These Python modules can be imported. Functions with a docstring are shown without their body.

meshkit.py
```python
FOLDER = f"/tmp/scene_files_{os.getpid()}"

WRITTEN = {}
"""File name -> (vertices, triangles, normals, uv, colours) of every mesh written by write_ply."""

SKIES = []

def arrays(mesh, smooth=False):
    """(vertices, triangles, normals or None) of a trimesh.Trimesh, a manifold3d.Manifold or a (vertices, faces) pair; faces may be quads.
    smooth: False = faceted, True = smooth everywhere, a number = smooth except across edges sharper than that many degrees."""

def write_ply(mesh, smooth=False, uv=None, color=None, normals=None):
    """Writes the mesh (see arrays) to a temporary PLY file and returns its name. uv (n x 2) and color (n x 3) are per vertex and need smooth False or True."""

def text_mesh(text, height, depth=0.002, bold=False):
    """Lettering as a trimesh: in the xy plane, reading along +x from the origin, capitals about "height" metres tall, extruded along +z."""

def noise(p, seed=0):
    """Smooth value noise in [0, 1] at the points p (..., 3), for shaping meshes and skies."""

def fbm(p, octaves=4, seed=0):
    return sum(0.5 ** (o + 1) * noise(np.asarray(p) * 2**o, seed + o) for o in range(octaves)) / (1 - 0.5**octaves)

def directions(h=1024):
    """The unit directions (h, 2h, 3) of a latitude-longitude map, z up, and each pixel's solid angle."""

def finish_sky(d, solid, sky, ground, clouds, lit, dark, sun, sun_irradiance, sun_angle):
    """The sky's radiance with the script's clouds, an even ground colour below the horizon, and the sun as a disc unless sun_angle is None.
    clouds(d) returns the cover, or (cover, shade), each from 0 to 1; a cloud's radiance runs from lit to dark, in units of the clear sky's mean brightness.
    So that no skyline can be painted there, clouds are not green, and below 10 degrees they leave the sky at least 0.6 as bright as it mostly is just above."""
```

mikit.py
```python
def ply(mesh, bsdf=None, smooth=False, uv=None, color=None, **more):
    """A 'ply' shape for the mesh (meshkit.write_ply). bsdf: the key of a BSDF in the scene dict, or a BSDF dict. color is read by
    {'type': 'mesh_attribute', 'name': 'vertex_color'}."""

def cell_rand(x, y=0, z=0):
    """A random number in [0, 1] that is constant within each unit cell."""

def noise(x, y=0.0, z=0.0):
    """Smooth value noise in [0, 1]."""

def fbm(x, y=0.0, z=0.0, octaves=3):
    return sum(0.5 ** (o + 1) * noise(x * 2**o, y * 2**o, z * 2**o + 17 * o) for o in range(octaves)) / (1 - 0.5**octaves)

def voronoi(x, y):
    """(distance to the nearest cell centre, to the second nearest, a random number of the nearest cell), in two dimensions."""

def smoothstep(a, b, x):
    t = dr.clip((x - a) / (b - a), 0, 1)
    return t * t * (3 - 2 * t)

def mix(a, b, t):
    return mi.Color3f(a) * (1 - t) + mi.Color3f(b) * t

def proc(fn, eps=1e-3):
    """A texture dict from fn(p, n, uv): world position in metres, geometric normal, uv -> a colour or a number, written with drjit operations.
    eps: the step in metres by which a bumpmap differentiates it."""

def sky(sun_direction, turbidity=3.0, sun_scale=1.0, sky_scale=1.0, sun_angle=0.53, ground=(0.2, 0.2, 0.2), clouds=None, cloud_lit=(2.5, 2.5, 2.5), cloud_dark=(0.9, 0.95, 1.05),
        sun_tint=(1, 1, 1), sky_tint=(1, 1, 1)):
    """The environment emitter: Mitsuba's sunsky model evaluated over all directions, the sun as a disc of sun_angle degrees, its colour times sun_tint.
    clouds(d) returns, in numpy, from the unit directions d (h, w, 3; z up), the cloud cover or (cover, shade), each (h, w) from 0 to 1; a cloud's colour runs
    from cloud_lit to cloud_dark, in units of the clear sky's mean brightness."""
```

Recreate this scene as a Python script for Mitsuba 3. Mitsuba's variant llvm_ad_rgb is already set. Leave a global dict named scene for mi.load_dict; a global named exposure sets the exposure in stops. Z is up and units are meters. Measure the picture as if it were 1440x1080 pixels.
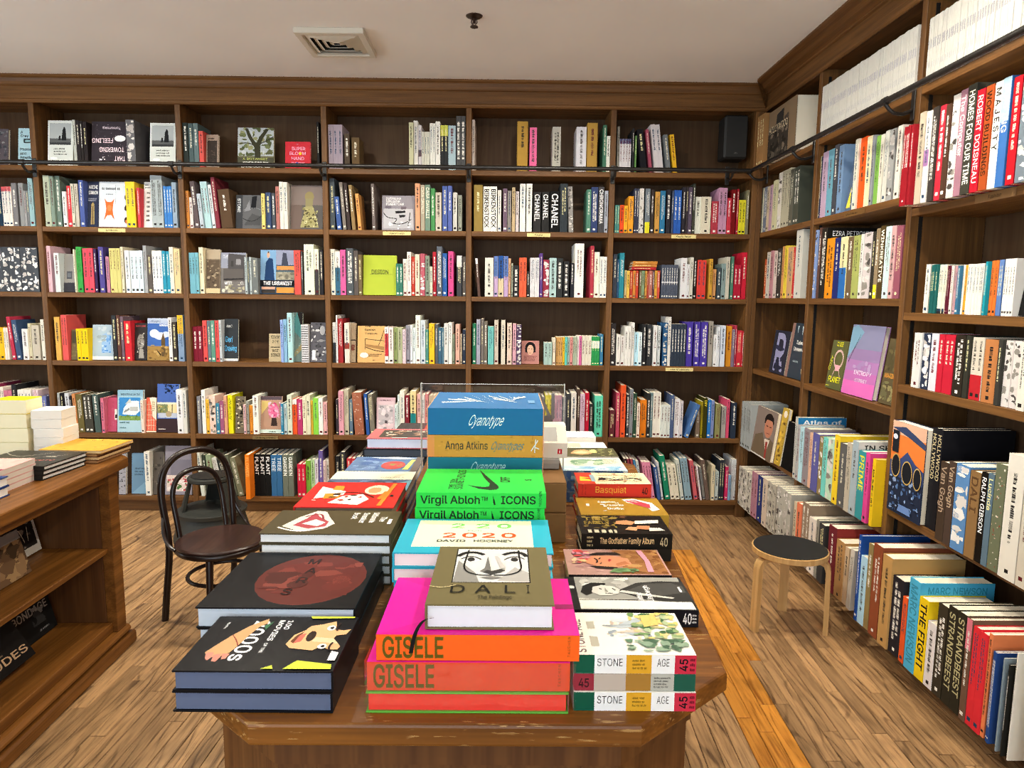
import math, random
import numpy as np, trimesh, drjit as dr, mitsuba as mi
import mikit, meshkit
from mikit import proc, noise, fbm, voronoi, smoothstep, mix, cell_rand

T = mi.ScalarTransform4f
scene, labels = {}, {}

# ------------------------------------------------------------------ camera, light, exposure
EYE = np.array([0.0, 0.0, 1.5248])
FWD = np.array([0.0077405, 0.9921138, -0.1251015])
UP = np.array([-0.0094770, 0.1251724, 0.9920897])
scene['camera'] = {'type': 'perspective', 'fov': 73.2385, 'fov_axis': 'x', 'near_clip': 0.05, 'far_clip': 60.0,
                   'to_world': T().look_at(origin=EYE.tolist(), target=(EYE + FWD).tolist(), up=UP.tolist())}
exposure = 2.45
CEIL = 2.92
SPOT_RGB = (1.0, 0.91, 0.75)
DAY_RGB = (0.80, 0.97, 1.10)
SPOT_POWER = 138.0        # radiance of an unseen ceiling lamp's lens
UNSEEN_WINDOW_LIGHT = (0.72, 0.78)   # glow of the two unseen windows, placed to light ceiling and shelves
UNSEEN_LAMPS = [(-2.75, 3.3, 1.5), (-1.25, 3.3, 1.5), (0.25, 3.3, 1.5), (0.95, 2.25, 1.25), (-2.6, 1.9, .35), (-0.55, 1.15, .05), (1.0, 0.35, .8), (0.1, -0.9, .4)]
D, XR = 4.70, 1.69        # front planes of the back and the right-hand bookcase
DEPTH = 0.33
TABLE, LTABLE = 0.79, 0.83

# ------------------------------------------------------------------ helpers
def lin(h):
    """'c33a40' -> linear rgb"""
    if not isinstance(h, str):
        return tuple(h)
    c = [int(h[i:i + 2], 16) / 255 for i in (0, 2, 4)]
    return tuple(x / 12.92 if x < 0.04045 else ((x + 0.055) / 1.055) ** 2.4 for x in c)

_n = {}
def numbered(name):
    k = _n.get(name, 0); _n[name] = k + 1
    return name if k == 0 else f'{name}_{k:03d}'

_ids = {}
def part(parent, name):
    k = parent + '__' + name
    n = _ids.get(k, 0); _ids[k] = n + 1
    return k if n == 0 else f'{k}_{n:03d}'

def thing(name, label, cat, group=None):
    k = numbered(name)
    labels[k] = {'label': label, 'category': cat}
    if group: labels[k]['group'] = group
    return k

def pack(c):
    """each vertex's colour as two numbers that the printed materials read back as its ink"""
    q = np.clip(np.round(np.sqrt(np.clip(c, 0, 1)) * 255), 0, 255)
    return np.c_[(q[:, 0] * 256 + q[:, 1] + .5) / 65536, (q[:, 2] + .5) / 256]
def ink_fn(p, n, uv):
    k = dr.floor(uv.x * 65536.0); r = dr.floor(k / 256.0); g = k - r * 256.0; b = dr.floor(uv.y * 256.0)
    c = mi.Color3f(r, g, b) / 255.0
    return c * c

class MB:
    """collects faces, each with a colour, into one mesh"""
    def __init__(s): s.v, s.f, s.c, s.n = [], [], [], 0
    def add(s, v, f, col=(.5, .5, .5), flip=False):
        v = np.asarray(v, float).reshape(-1, 3); f = np.asarray(f, int).reshape(-1, 3)
        if flip: f = f[:, ::-1]
        s.v.append(v); s.f.append(f + s.n); s.c.append(np.tile(lin(col), (len(v), 1))); s.n += len(v)
        return s
    def box(s, lo, hi, col=(.5, .5, .5)):
        v = np.array([[(lo, hi)[i][0], (lo, hi)[j][1], (lo, hi)[k][2]] for i in (0, 1) for j in (0, 1) for k in (0, 1)])
        return s.add(v, BOXF, col)
    def bevel(s, lo, hi, r=0.003, col=(.5, .5, .5)):
        v, f = bevel_box(lo, hi, r); return s.add(v, f, col)
    def mesh(s, m, col=(.5, .5, .5)): return s.add(m.vertices, m.faces, col)
    def map(s, fn): s.v = [fn(v) for v in s.v]; return s
    def flip(s): s.f = [f[:, ::-1] for f in s.f]; return s
    def arrays(s): return np.vstack(s.v), np.vstack(s.f), np.vstack(s.c)
    def ply(s, bsdf, smooth=False, colored=True):
        v, f, c = s.arrays()
        if colored:
            return mikit.ply((v, f), bsdf, smooth=True if smooth else False, uv=pack(c))
        return mikit.ply((v, f), bsdf, smooth=smooth)

BOXF = [[0, 1, 3], [0, 3, 2], [4, 6, 7], [4, 7, 5], [0, 4, 5], [0, 5, 1], [2, 3, 7], [2, 7, 6], [0, 2, 6], [0, 6, 4], [1, 5, 7], [1, 7, 3]]
def bevel_box(lo, hi, r):
    lo, hi = np.minimum(lo, hi), np.maximum(lo, hi)
    r = min(r, *(0.45 * (hi - lo)))
    pts = []
    for sx in (0, 1):
        for sy in (0, 1):
            for sz in (0, 1):
                c = np.array([(lo, hi)[sx][0], (lo, hi)[sy][1], (lo, hi)[sz][2]])
                sg = np.array([1 - 2 * sx, 1 - 2 * sy, 1 - 2 * sz]) * r
                for a in range(3):
                    p = c + sg; p[a] = c[a]; pts.append(p)
    h = trimesh.convex.convex_hull(np.array(pts))
    return np.array(h.vertices), np.array(h.faces)

def put(key, mb, bsdf, smooth=False, colored=None):
    scene[key] = mb.ply(bsdf, smooth, bsdf.startswith('c_') if colored is None else colored) if isinstance(mb, MB) else mikit.ply(mb, bsdf, smooth=smooth)
    return key

def lathe(profile, n=40):
    p = np.array(profile, float); a = np.linspace(0, 2 * math.pi, n, endpoint=False)
    v = np.stack([np.outer(np.cos(a), p[:, 0]), np.outer(np.sin(a), p[:, 0]), np.tile(p[:, 1], (n, 1))], -1).reshape(-1, 3)
    m = len(p); f = []
    for i in range(n):
        j = (i + 1) % n
        for k in range(m - 1):
            a0, b0, a1, b1 = i * m + k, j * m + k, i * m + k + 1, j * m + k + 1
            f += [[a0, b0, b1], [a0, b1, a1]]
    return trimesh.Trimesh(v, f, process=True)

def tube(path, r, n=12, closed=False):
    """round bar along a path; r a number or one per point"""
    p = np.array(path, float); m = len(p); r = np.broadcast_to(r, m)
    t = np.gradient(p, axis=0) if not closed else np.roll(p, -1, 0) - np.roll(p, 1, 0)
    t /= np.linalg.norm(t, axis=1, keepdims=True)
    ref = np.array([0, 0, 1.0]) if abs(t[0][2]) < 0.9 else np.array([1.0, 0, 0])
    u = np.cross(t[0], ref); u /= np.linalg.norm(u); V = []
    for i in range(m):
        u = u - t[i] * (u @ t[i]); u /= np.linalg.norm(u); w = np.cross(t[i], u)
        a = np.linspace(0, 2 * math.pi, n, endpoint=False)
        V.append(p[i] + r[i] * (np.outer(np.cos(a), u) + np.outer(np.sin(a), w)))
    V = np.vstack(V); f = []
    for i in range(m if closed else m - 1):
        i2 = (i + 1) % m
        for k in range(n):
            a0, a1, b0, b1 = i * n + k, i * n + (k + 1) % n, i2 * n + k, i2 * n + (k + 1) % n
            f += [[a0, a1, b1], [a0, b1, b0]]
    if not closed:
        V = np.vstack([V, p[0], p[-1]]); c0, c1 = len(V) - 2, len(V) - 1
        for k in range(n):
            f += [[c0, (k + 1) % n, k], [c1, (m - 1) * n + k, (m - 1) * n + (k + 1) % n]]
    return trimesh.Trimesh(V, f, process=False)

def spline(pts, n=40, closed=False):
    from scipy.interpolate import CubicSpline
    p = np.array(pts, float)
    if closed: p = np.vstack([p, p[:1]])
    s = np.r_[0, np.cumsum(np.linalg.norm(np.diff(p, axis=0), axis=1))]
    c = CubicSpline(s, p, bc_type='periodic' if closed else 'natural')
    return c(np.linspace(0, s[-1], n + 1)[:-1] if closed else np.linspace(0, s[-1], n))

def prism(poly, z0, z1, r=0.0):
    """convex polygon (x, y) between two heights, with its upper and lower edges rounded by r"""
    import manifold3d as m3
    poly = np.array(poly, float)
    if r <= 0:
        V = np.vstack([np.c_[poly, np.full(len(poly), z)] for z in (z0, z1)])
    else:
        c = poly.mean(0); V = []
        from shapely.geometry import Polygon
        P = Polygon(poly)
        for dz, ins in ((0, r), (0.3 * r, 0.3 * r), (r, 0)):
            q = np.array(P.buffer(-ins, join_style=2).exterior.coords)[:-1] if ins else poly
            V += [np.c_[q, np.full(len(q), z0 + dz)], np.c_[q, np.full(len(q), z1 - dz)]]
        V = np.vstack(V)
    return trimesh.convex.convex_hull(V)

_txt = {}
def text2d(s, bold=True):
    """flat lettering of cap height 1: vertices (x, y) and triangles"""
    if (s, bold) not in _txt:
        m = meshkit.text_mesh(s, 1.0, depth=0.01, bold=bold)
        up = m.face_normals[:, 2] > 0.9
        f = m.faces[up]; used, inv = np.unique(f, return_inverse=True)
        _txt[s, bold] = (np.array(m.vertices)[used][:, :2], inv.reshape(-1, 3))
    return _txt[s, bold]

class Print:
    """flat print: coloured shapes in the (u, v) metres of one face; each layer lies a hair above the last"""
    def __init__(s, w, h, step=0.00012): s.w, s.h, s.step, s.k, s.mb = w, h, step, 1, MB()
    def raw(s, uv, f, col):
        uv = np.asarray(uv, float); f = np.asarray(f, int).reshape(-1, 3)
        a, b, c = uv[f[:, 0]], uv[f[:, 1]], uv[f[:, 2]]
        neg = ((b - a)[:, 0] * (c - a)[:, 1] - (b - a)[:, 1] * (c - a)[:, 0]) < 0
        f = np.where(neg[:, None], f[:, ::-1], f)
        s.mb.add(np.c_[uv, np.full(len(uv), s.k * s.step)], f, col)
    def up(s): s.k += 1
    def rect(s, x0, y0, x1, y1, col): s.raw([[x0, y0], [x1, y0], [x1, y1], [x0, y1]], [[0, 1, 2], [0, 2, 3]], col); s.up()
    def poly(s, pts, col):
        pts = np.array(pts, float)
        try:
            from shapely.geometry import Polygon
            v, f = trimesh.creation.triangulate_polygon(Polygon(pts).buffer(0), engine='earcut')
        except Exception:
            v, f = pts, [[0, i, i + 1] for i in range(1, len(pts) - 1)]
        s.raw(v, f, col); s.up()
    def ell(s, cx, cy, rx, ry, col, n=24):
        a = np.linspace(0, 2 * math.pi, n, endpoint=False)
        s.raw(np.vstack([[[cx, cy]], np.c_[cx + rx * np.cos(a), cy + ry * np.sin(a)]]), [[0, 1 + i, 1 + (i + 1) % n] for i in range(n)], col); s.up()
    def line(s, pts, wd, col):
        p = np.array(pts, float); d = np.gradient(p, axis=0); d /= np.maximum(np.linalg.norm(d, axis=1, keepdims=True), 1e-9)
        nrm = np.c_[-d[:, 1], d[:, 0]] * np.broadcast_to(np.asarray(wd, float) / 2, (len(p),))[:, None]
        m = len(p); f = [t for i in range(m - 1) for t in ([i, i + 1, m + i + 1], [i, m + i + 1, m + i])]
        s.raw(np.vstack([p - nrm, p + nrm]), f, col); s.up()
    def text(s, t, x, y, h, col, ang=0.0, bold=True, fit=None, center=False, slant=0.0):
        """lettering from (x, y); ang in degrees; fit: squeeze to this length"""
        v, f = text2d(t, bold); v = v * h
        L = v[:, 0].max()
        if fit: v = v * [fit / L, 1]; L = fit
        if slant: v = np.c_[v[:, 0] + slant * v[:, 1], v[:, 1]]
        if center: v = v - [L / 2, h / 2]
        a = math.radians(ang); R = np.array([[math.cos(a), math.sin(a)], [-math.sin(a), math.cos(a)]])
        s.raw(v @ R + [x, y], f, col); s.up()
    def noise(s, x0, y0, x1, y1, n, size, cols, seed=1):
        r = random.Random(seed)
        for i in range(n):
            w, h = size * r.uniform(.4, 1.4), size * r.uniform(.3, 1.1)
            cx, cy = r.uniform(x0, x1), r.uniform(y0, y1)
            pts = [[min(max(cx + w * math.cos(a) * r.uniform(.5, 1), x0), x1), min(max(cy + h * math.sin(a) * r.uniform(.5, 1), y0), y1)] for a in np.linspace(0, 5.2, 6)]
            s.raw(pts, [[0, j, j + 1] for j in range(1, 5)], r.choice(cols))
            if i % 6 == 5: s.up()
        s.up()
    def script(s, ops, seed=1):
        """shapes written as text, in fractions of the face: r rect, e ellipse, p polygon, l line, t lettering, n specks, m lines of small print"""
        w, h = s.w, s.h
        for o in ops.split('|'):
            a = o.split()
            if not a: continue
            g = lambda i: float(a[i])
            if a[0] == 'r': s.rect(g(1) * w, g(2) * h, g(3) * w, g(4) * h, a[5])
            elif a[0] == 'e': s.ell(g(1) * w, g(2) * h, g(3) * w, g(4) * h, a[5])
            elif a[0] == 'p': s.poly([[float(a[i]) * w, float(a[i + 1]) * h] for i in range(2, len(a) - 1, 2)], a[1])
            elif a[0] == 'l': s.line(spline([[float(a[i]) * w, float(a[i + 1]) * h] for i in range(3, len(a) - 1, 2)], 24) if len(a) > 8 else [[float(a[i]) * w, float(a[i + 1]) * h] for i in range(3, len(a) - 1, 2)], g(2) * h, a[1])
            elif a[0] == 't':   # t x y height colour words [angle] [fit]
                s.text(a[5].replace('_', ' '), g(1) * w, g(2) * h, g(3) * h, a[4], float(a[6]) if len(a) > 6 else 0.0, fit=float(a[7]) * w if len(a) > 7 else None)
            elif a[0] in 'iu':  # i: thin slanted lettering, u: thin upright lettering
                s.text(a[5].replace('_', ' '), g(1) * w, g(2) * h, g(3) * h, a[4], float(a[6]) if len(a) > 6 else 0.0, bold=False, fit=float(a[7]) * w if len(a) > 7 else None, slant=.45 if a[0] == 'i' else 0.0)
            elif a[0] == 'n': s.noise(g(1) * w, g(2) * h, g(3) * w, g(4) * h, int(a[5]), g(6) * w, a[7].split(','), seed)
            elif a[0] == 'm': small_print(s, g(1) * w, g(2) * h, g(3) * w, g(4) * h, int(a[5]), a[6], seed)
    def place(s, O, U, V):
        """the mesh with the face's origin O and its unit vectors U (right) and V (up)"""
        O, U, V = (np.asarray(x, float) for x in (O, U, V)); N = np.cross(U, V)
        return s.mb.map(lambda p: O + p[:, :1] * U + p[:, 1:2] * V + p[:, 2:] * N)

def small_print(P, x0, y0, x1, y1, lines, col, seed=1):
    """rows of words too small to read"""
    r = random.Random(seed * 7 + lines); lh = (y1 - y0) / lines
    for i in range(lines):
        x, y = x0, y1 - (i + 0.8) * lh
        end = x1 - r.uniform(0, .3) * (x1 - x0)
        while x < end:
            n = r.randint(2, 7); wd = lh * .32
            for _ in range(n):
                if x > end: break
                P.raw([[x, y], [x + wd * .72, y], [x + wd * .72, y + lh * r.uniform(.42, .66)], [x, y + lh * r.uniform(.42, .6)]], [[0, 1, 2], [0, 2, 3]], col)
                x += wd
            x += wd * .8
    P.up()

# ------------------------------------------------------------------ materials
def principled(col, rough=.5, spec=.4, **k):
    tex = col if isinstance(col, dict) else {'type': 'rgb', 'value': list(lin(col))}
    return {'type': 'twosided', 'bsdf': {'type': 'principled', 'base_color': tex, 'roughness': rough, 'specular': spec, **k}}

VC = proc(ink_fn)
scene['c_gloss'] = principled(VC, .36, .1)
scene['c_satin'] = principled(VC, .6, .07)
scene['c_matt'] = principled(VC, .8, .2)
scene['c_paper'] = principled(VC, .9, .15)
scene['c_wrap'] = principled(VC, .3, .12, clearcoat=.25, clearcoat_gloss=.95)

def grain(axis, dark, light, scale=1.0, wear=0.0):
    a, b, c = {'x': (0, 1, 2), 'y': (1, 0, 2), 'z': (2, 0, 1)}[axis]
    def fn(p, n, uv):
        q = [p.x, p.y, p.z]
        s, t, w = q[a] * scale, q[b] * scale, q[c] * scale
        g = fbm(t * 46 + 3 * noise(s * 2.1, t * 5, w * 5), s * 1.7, w * 46, octaves=3)
        f = noise(t * 260, s * 9, w * 260)
        k = dr.clip(.62 * g + .22 * f + .16 * noise(t * 6, s * 1.1, w * 6), 0, 1)
        col = mix(lin(dark), lin(light), smoothstep(.25, .78, k))
        if wear:
            m = smoothstep(.62, .72, fbm(p.x * 30, p.y * 160, p.z * 160, octaves=3)) * smoothstep(.45, .6, noise(p.x * 9, p.y * 9, p.z * 30)) * wear
            col = col * (1 - m) + mi.Color3f(lin('c09a62')) * m
        return col
    return proc(fn)
scene['wood_upright'] = principled(grain('z', '56391f', '74502a'), .45, .25)
scene['wood_shelf_back'] = principled(grain('x', '5a3c20', '78522b'), .45, .25)
scene['wood_shelf_right'] = principled(grain('y', '5a3c20', '78522b'), .45, .25)
scene['wood_panel'] = principled(grain('z', '4c3626', '594430'), .45, .1)  # darker copy of the case wood, shade of the recesses put into its colour
scene['wood_table'] = principled(grain('x', '57320f', '7c4c18', .8, .5), .4, .3, clearcoat=.08, clearcoat_gloss=.8)
scene['wood_table_side'] = principled(grain('z', '4a2a12', '66401e', .8), .38, .45)
scene['wood_left_table'] = principled(grain('y', '5a3512', '7e5020', .8), .38, .3)

def plank_fn(p, n, uv):
    tone = uv.x; orange = uv.y
    x, y = p.x + tone * 37, p.y
    ring = dr.sin((x * 46 + 7 * noise(x * 8, y * 1.5 + tone * 50) + 2.2 * noise(x * 30, y * 6 + tone * 20)) * 3.1)
    vein = smoothstep(.7, 1.0, ring) * (.2 + .8 * noise(x * 14, y * 3 + tone * 70))
    g = .55 * fbm(x * 80, y * 5 + tone * 90, 0.0, octaves=3) + .25 * noise(x * 260, y * 18) + .22 - .34 * vein
    base = mix(lin('543a22'), lin('b08a60'), smoothstep(.1, .85, g)) * (.62 + .6 * tone)
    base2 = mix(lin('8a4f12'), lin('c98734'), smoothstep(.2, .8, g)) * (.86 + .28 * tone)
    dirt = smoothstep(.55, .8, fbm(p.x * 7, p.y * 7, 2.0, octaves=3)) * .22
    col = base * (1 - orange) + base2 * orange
    return col * (1 - dirt)
scene['plank_oak'] = principled(proc(plank_fn), .42, .4)
scene['floor_gap'] = principled('22170f', .9, .1)

def plaster(p, n, uv):
    return mi.Color3f(lin('dcd8d2')) * (.96 + .06 * noise(p.x * 3, p.y * 3, p.z * 3))
scene['plaster'] = principled(proc(plaster), .9, .1)
scene['black_iron'] = principled('161413', .38, .5)
scene['black_plastic'] = principled('1b1c1c', .5, .4)
scene['step_plastic'] = principled('2b2d2a', .55, .35)
scene['bentwood'] = principled(grain('z', '140a07', '20110b', 1.5), .3, .4, clearcoat=.2, clearcoat_gloss=.85)
scene['bentwood_seat'] = principled(grain('y', '261613', '35201a', 1.2), .3, .4, clearcoat=.25, clearcoat_gloss=.85)
scene['birch'] = principled(grain('z', 'b88f58', 'd2ad76', 1.4), .4, .4)
scene['linoleum'] = principled('1e1f20', .55, .35)
scene['white_metal'] = principled('c9c3b4', .5, .4)
scene['chrome'] = {'type': 'roughconductor', 'material': 'Cr', 'alpha': .2}
scene['brass_dark'] = principled('3a2a20', .35, .5, metallic=.6)
scene['acrylic'] = {'type': 'thindielectric', 'int_ior': 1.49}
scene['wall_paint'] = principled('b9a48a', .85, .2)
scene['lamp_body'] = principled('d8d4cc', .5, .3)

# ------------------------------------------------------------------ unseen ceiling lamps, out of view, placed to light shelves, tables and floor
def downlight(x, y, power=1.0):
    t = thing('ceiling_downlight', 'small round white downlight set in the ceiling above the tables', 'lamp', 'ceiling downlights')
    ring = lathe([(.062, CEIL), (.085, CEIL), (.085, CEIL - .012), (.062, CEIL - .012), (.062, CEIL)], 24); ring.apply_translation([x, y, 0])
    put(part(t, 'trim_ring'), ring, 'lamp_body', 30)
    a = np.linspace(0, 2 * math.pi, 16, endpoint=False)
    v = np.vstack([[[x, y, CEIL - .006]], np.c_[x + .06 * np.cos(a), y + .06 * np.sin(a), np.full(16, CEIL - .006)]])
    f = [[0, 1 + (i + 1) % 16, 1 + i] for i in range(16)]
    scene[part(t, 'lens')] = mikit.ply((v, f), 'lamp_body', emitter={'type': 'area', 'radiance': {'type': 'rgb', 'value': [SPOT_POWER * power * c for c in SPOT_RGB]}})
for a in UNSEEN_LAMPS: downlight(*a)

# ------------------------------------------------------------------ the room
X0, X1, Y0, Y1 = -4.6, XR + DEPTH + .01, -2.6, D + DEPTH + .01
def structure(key, lo, hi, bsdf, label):
    put(key, MB().box(lo, hi), bsdf); labels[key] = {'kind': 'structure', 'label': label}
structure('ceiling', (X0 - .1, Y0 - .1, CEIL), (X1 + .1, Y1 + .1, CEIL + .1), 'plaster', 'plain pale plaster ceiling')
structure('wall_back', (X0 - .1, Y1, 0), (X1 + .1, Y1 + .1, CEIL), 'wall_paint', 'wall behind the long bookcase')
structure('wall_right', (X1, Y0 - .1, 0), (X1 + .1, Y1, CEIL), 'wall_paint', 'wall behind the side bookcase')
def wall_with_unseen_window(key, n, axis, pos, thick, u0, u1, a0, a1, z0, z1, power, label):
    """a wall at x or y = pos (its room side), spanning u0..u1, with a window a0..a1 by z0..z1 out of view, whose panes give off light themselves to brighten ceiling and shelves"""
    def pt(u, d, z): return (pos + d, u, z) if axis == 'x' else (u, pos + d, z)
    mb = MB()
    for (b0, b1, c0, c1) in ((u0, u1, 0, z0), (u0, u1, z1, CEIL), (u0, a0, z0, z1), (a1, u1, z0, z1)):
        lo, hi = pt(b0, -thick, c0), pt(b1, 0, c1); mb.box(np.minimum(lo, hi), np.maximum(lo, hi))
    put(key, mb, 'wall_paint'); labels[key] = {'kind': 'structure', 'label': label}
    w = f'window_{n}'; labels[w] = {'kind': 'structure', 'label': 'wide frosted shop window with dark wooden bars'}  # window out of view; its panes emit, placed to light ceiling and shelves
    k = 4; step = (a1 - a0) / k
    for i in range(k + 1):
        u = a0 + i * step; lo, hi = pt(max(u - .03, a0), -.06, z0), pt(min(u + .03, a1), -.01, z1); put(part(w, 'mullion'), MB().bevel(np.minimum(lo, hi), np.maximum(lo, hi), .003), 'wood_panel')
    for z in (z0, z1 - .06):
        lo, hi = pt(a0 + .03, -.058, z), pt(a1 - .03, -.012, z + .06); put(part(w, 'rail'), MB().bevel(np.minimum(lo, hi), np.maximum(lo, hi), .003), 'wood_panel')
    for i in range(k):
        b0, b1 = a0 + i * step + .03, a0 + (i + 1) * step - .03
        q = [pt(b0, -.04, z0 + .06), pt(b1, -.04, z0 + .06), pt(b1, -.04, z1 - .06), pt(b0, -.04, z1 - .06)]
        f = [[0, 1, 2], [0, 2, 3]]
        if axis == 'y': f = [t[::-1] for t in f]
        scene[part(w, 'pane')] = mikit.ply((q, f), 'lamp_body', emitter={'type': 'area', 'radiance': {'type': 'rgb', 'value': [power * c for c in DAY_RGB]}})
wall_with_unseen_window('wall_left', 1, 'x', X0, .1, Y0 - .1, Y1, -1.6, 3.2, .7, 2.7, UNSEEN_WINDOW_LIGHT[0], 'painted side wall with a wide shop window')
wall_with_unseen_window('wall_front', 2, 'y', Y0, .1, X0, X1, -3.6, 1.4, .7, 2.7, UNSEEN_WINDOW_LIGHT[1], 'painted wall with the shopfront window, opposite the long bookcase')
structure('floor', (X0 - .1, Y0 - .1, -.1), (X1 + .1, Y1 + .1, -.004), 'floor_gap', 'narrow board oak floor')

def planks():
    rng = random.Random(11); W = .0572; th = math.radians(2.0); c, s = math.cos(th), math.sin(th)
    out = []
    x = -4.9
    while x < 2.3:
        y = -2.8 - rng.random()
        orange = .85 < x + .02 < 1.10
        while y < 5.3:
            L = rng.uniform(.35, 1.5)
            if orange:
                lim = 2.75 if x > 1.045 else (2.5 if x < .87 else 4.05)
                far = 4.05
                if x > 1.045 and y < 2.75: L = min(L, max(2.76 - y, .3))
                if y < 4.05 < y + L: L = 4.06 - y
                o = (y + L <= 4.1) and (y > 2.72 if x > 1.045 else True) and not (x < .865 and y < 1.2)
            else: o = False
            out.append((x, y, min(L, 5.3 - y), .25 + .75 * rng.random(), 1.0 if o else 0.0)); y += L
        x += W
    def place(p): return np.c_[p[:, 0] * c + (p[:, 1] - 3) * s, p[:, 1] * c - p[:, 0] * s * 0 + 0, p[:, 2]]
    def build(x, y, L, tone, o):
        g = .0011; z = rng.uniform(-.0005, .0005); e = .0016
        a = np.array([[x + g, y + g], [x + W - g, y + g], [x + W - g, y + L - g], [x + g, y + L - g]])
        b = np.array([[x + g + e, y + g + e], [x + W - g - e, y + g + e], [x + W - g - e, y + L - g - e], [x + g + e, y + L - g - e]])
        v = np.vstack([np.c_[a, np.full(4, -.006)], np.c_[a, np.full(4, z - e)], np.c_[b, np.full(4, z)]])
        f = [[8, 9, 10], [8, 10, 11]]
        for k in range(4):
            l = (k + 1) % 4
            f += [[k, l, 4 + l], [k, 4 + l, 4 + k], [4 + k, 4 + l, 8 + l], [4 + k, 8 + l, 8 + k]]
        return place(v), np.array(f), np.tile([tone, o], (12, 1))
    def seen(x, y, L):
        X, Y = x + .03 * (y + L - 3), y + L
        return Y > .9 and -3.2 < X < 1.75 and y < 4.75 and abs(X) < .78 * Y + .1
    near = sorted([k for k in out if seen(*k[:3]) and not (-.5 < k[0] < .35 and 1.4 < k[1] and k[1] + k[2] < 2.9)], key=lambda k: k[1] + .5 * k[2] + .15 * abs(k[0]))[:300]
    ns = set(near); rest = [k for k in out if k not in ns]
    for k in near:
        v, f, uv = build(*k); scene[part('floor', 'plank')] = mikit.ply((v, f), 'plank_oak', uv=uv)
    V, F, U, n = [], [], [], 0
    for k in rest:
        v, f, uv = build(*k); V.append(v); F.append(f + n); U.append(uv); n += len(v)
    key = part('floor', 'far_planks'); scene[key] = mikit.ply((np.vstack(V), np.vstack(F)), 'plank_oak', uv=np.vstack(U))
    labels[key] = {'kind': 'stuff', 'label': 'oak boards of the floor farther off and under the furniture'}
planks()

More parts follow.
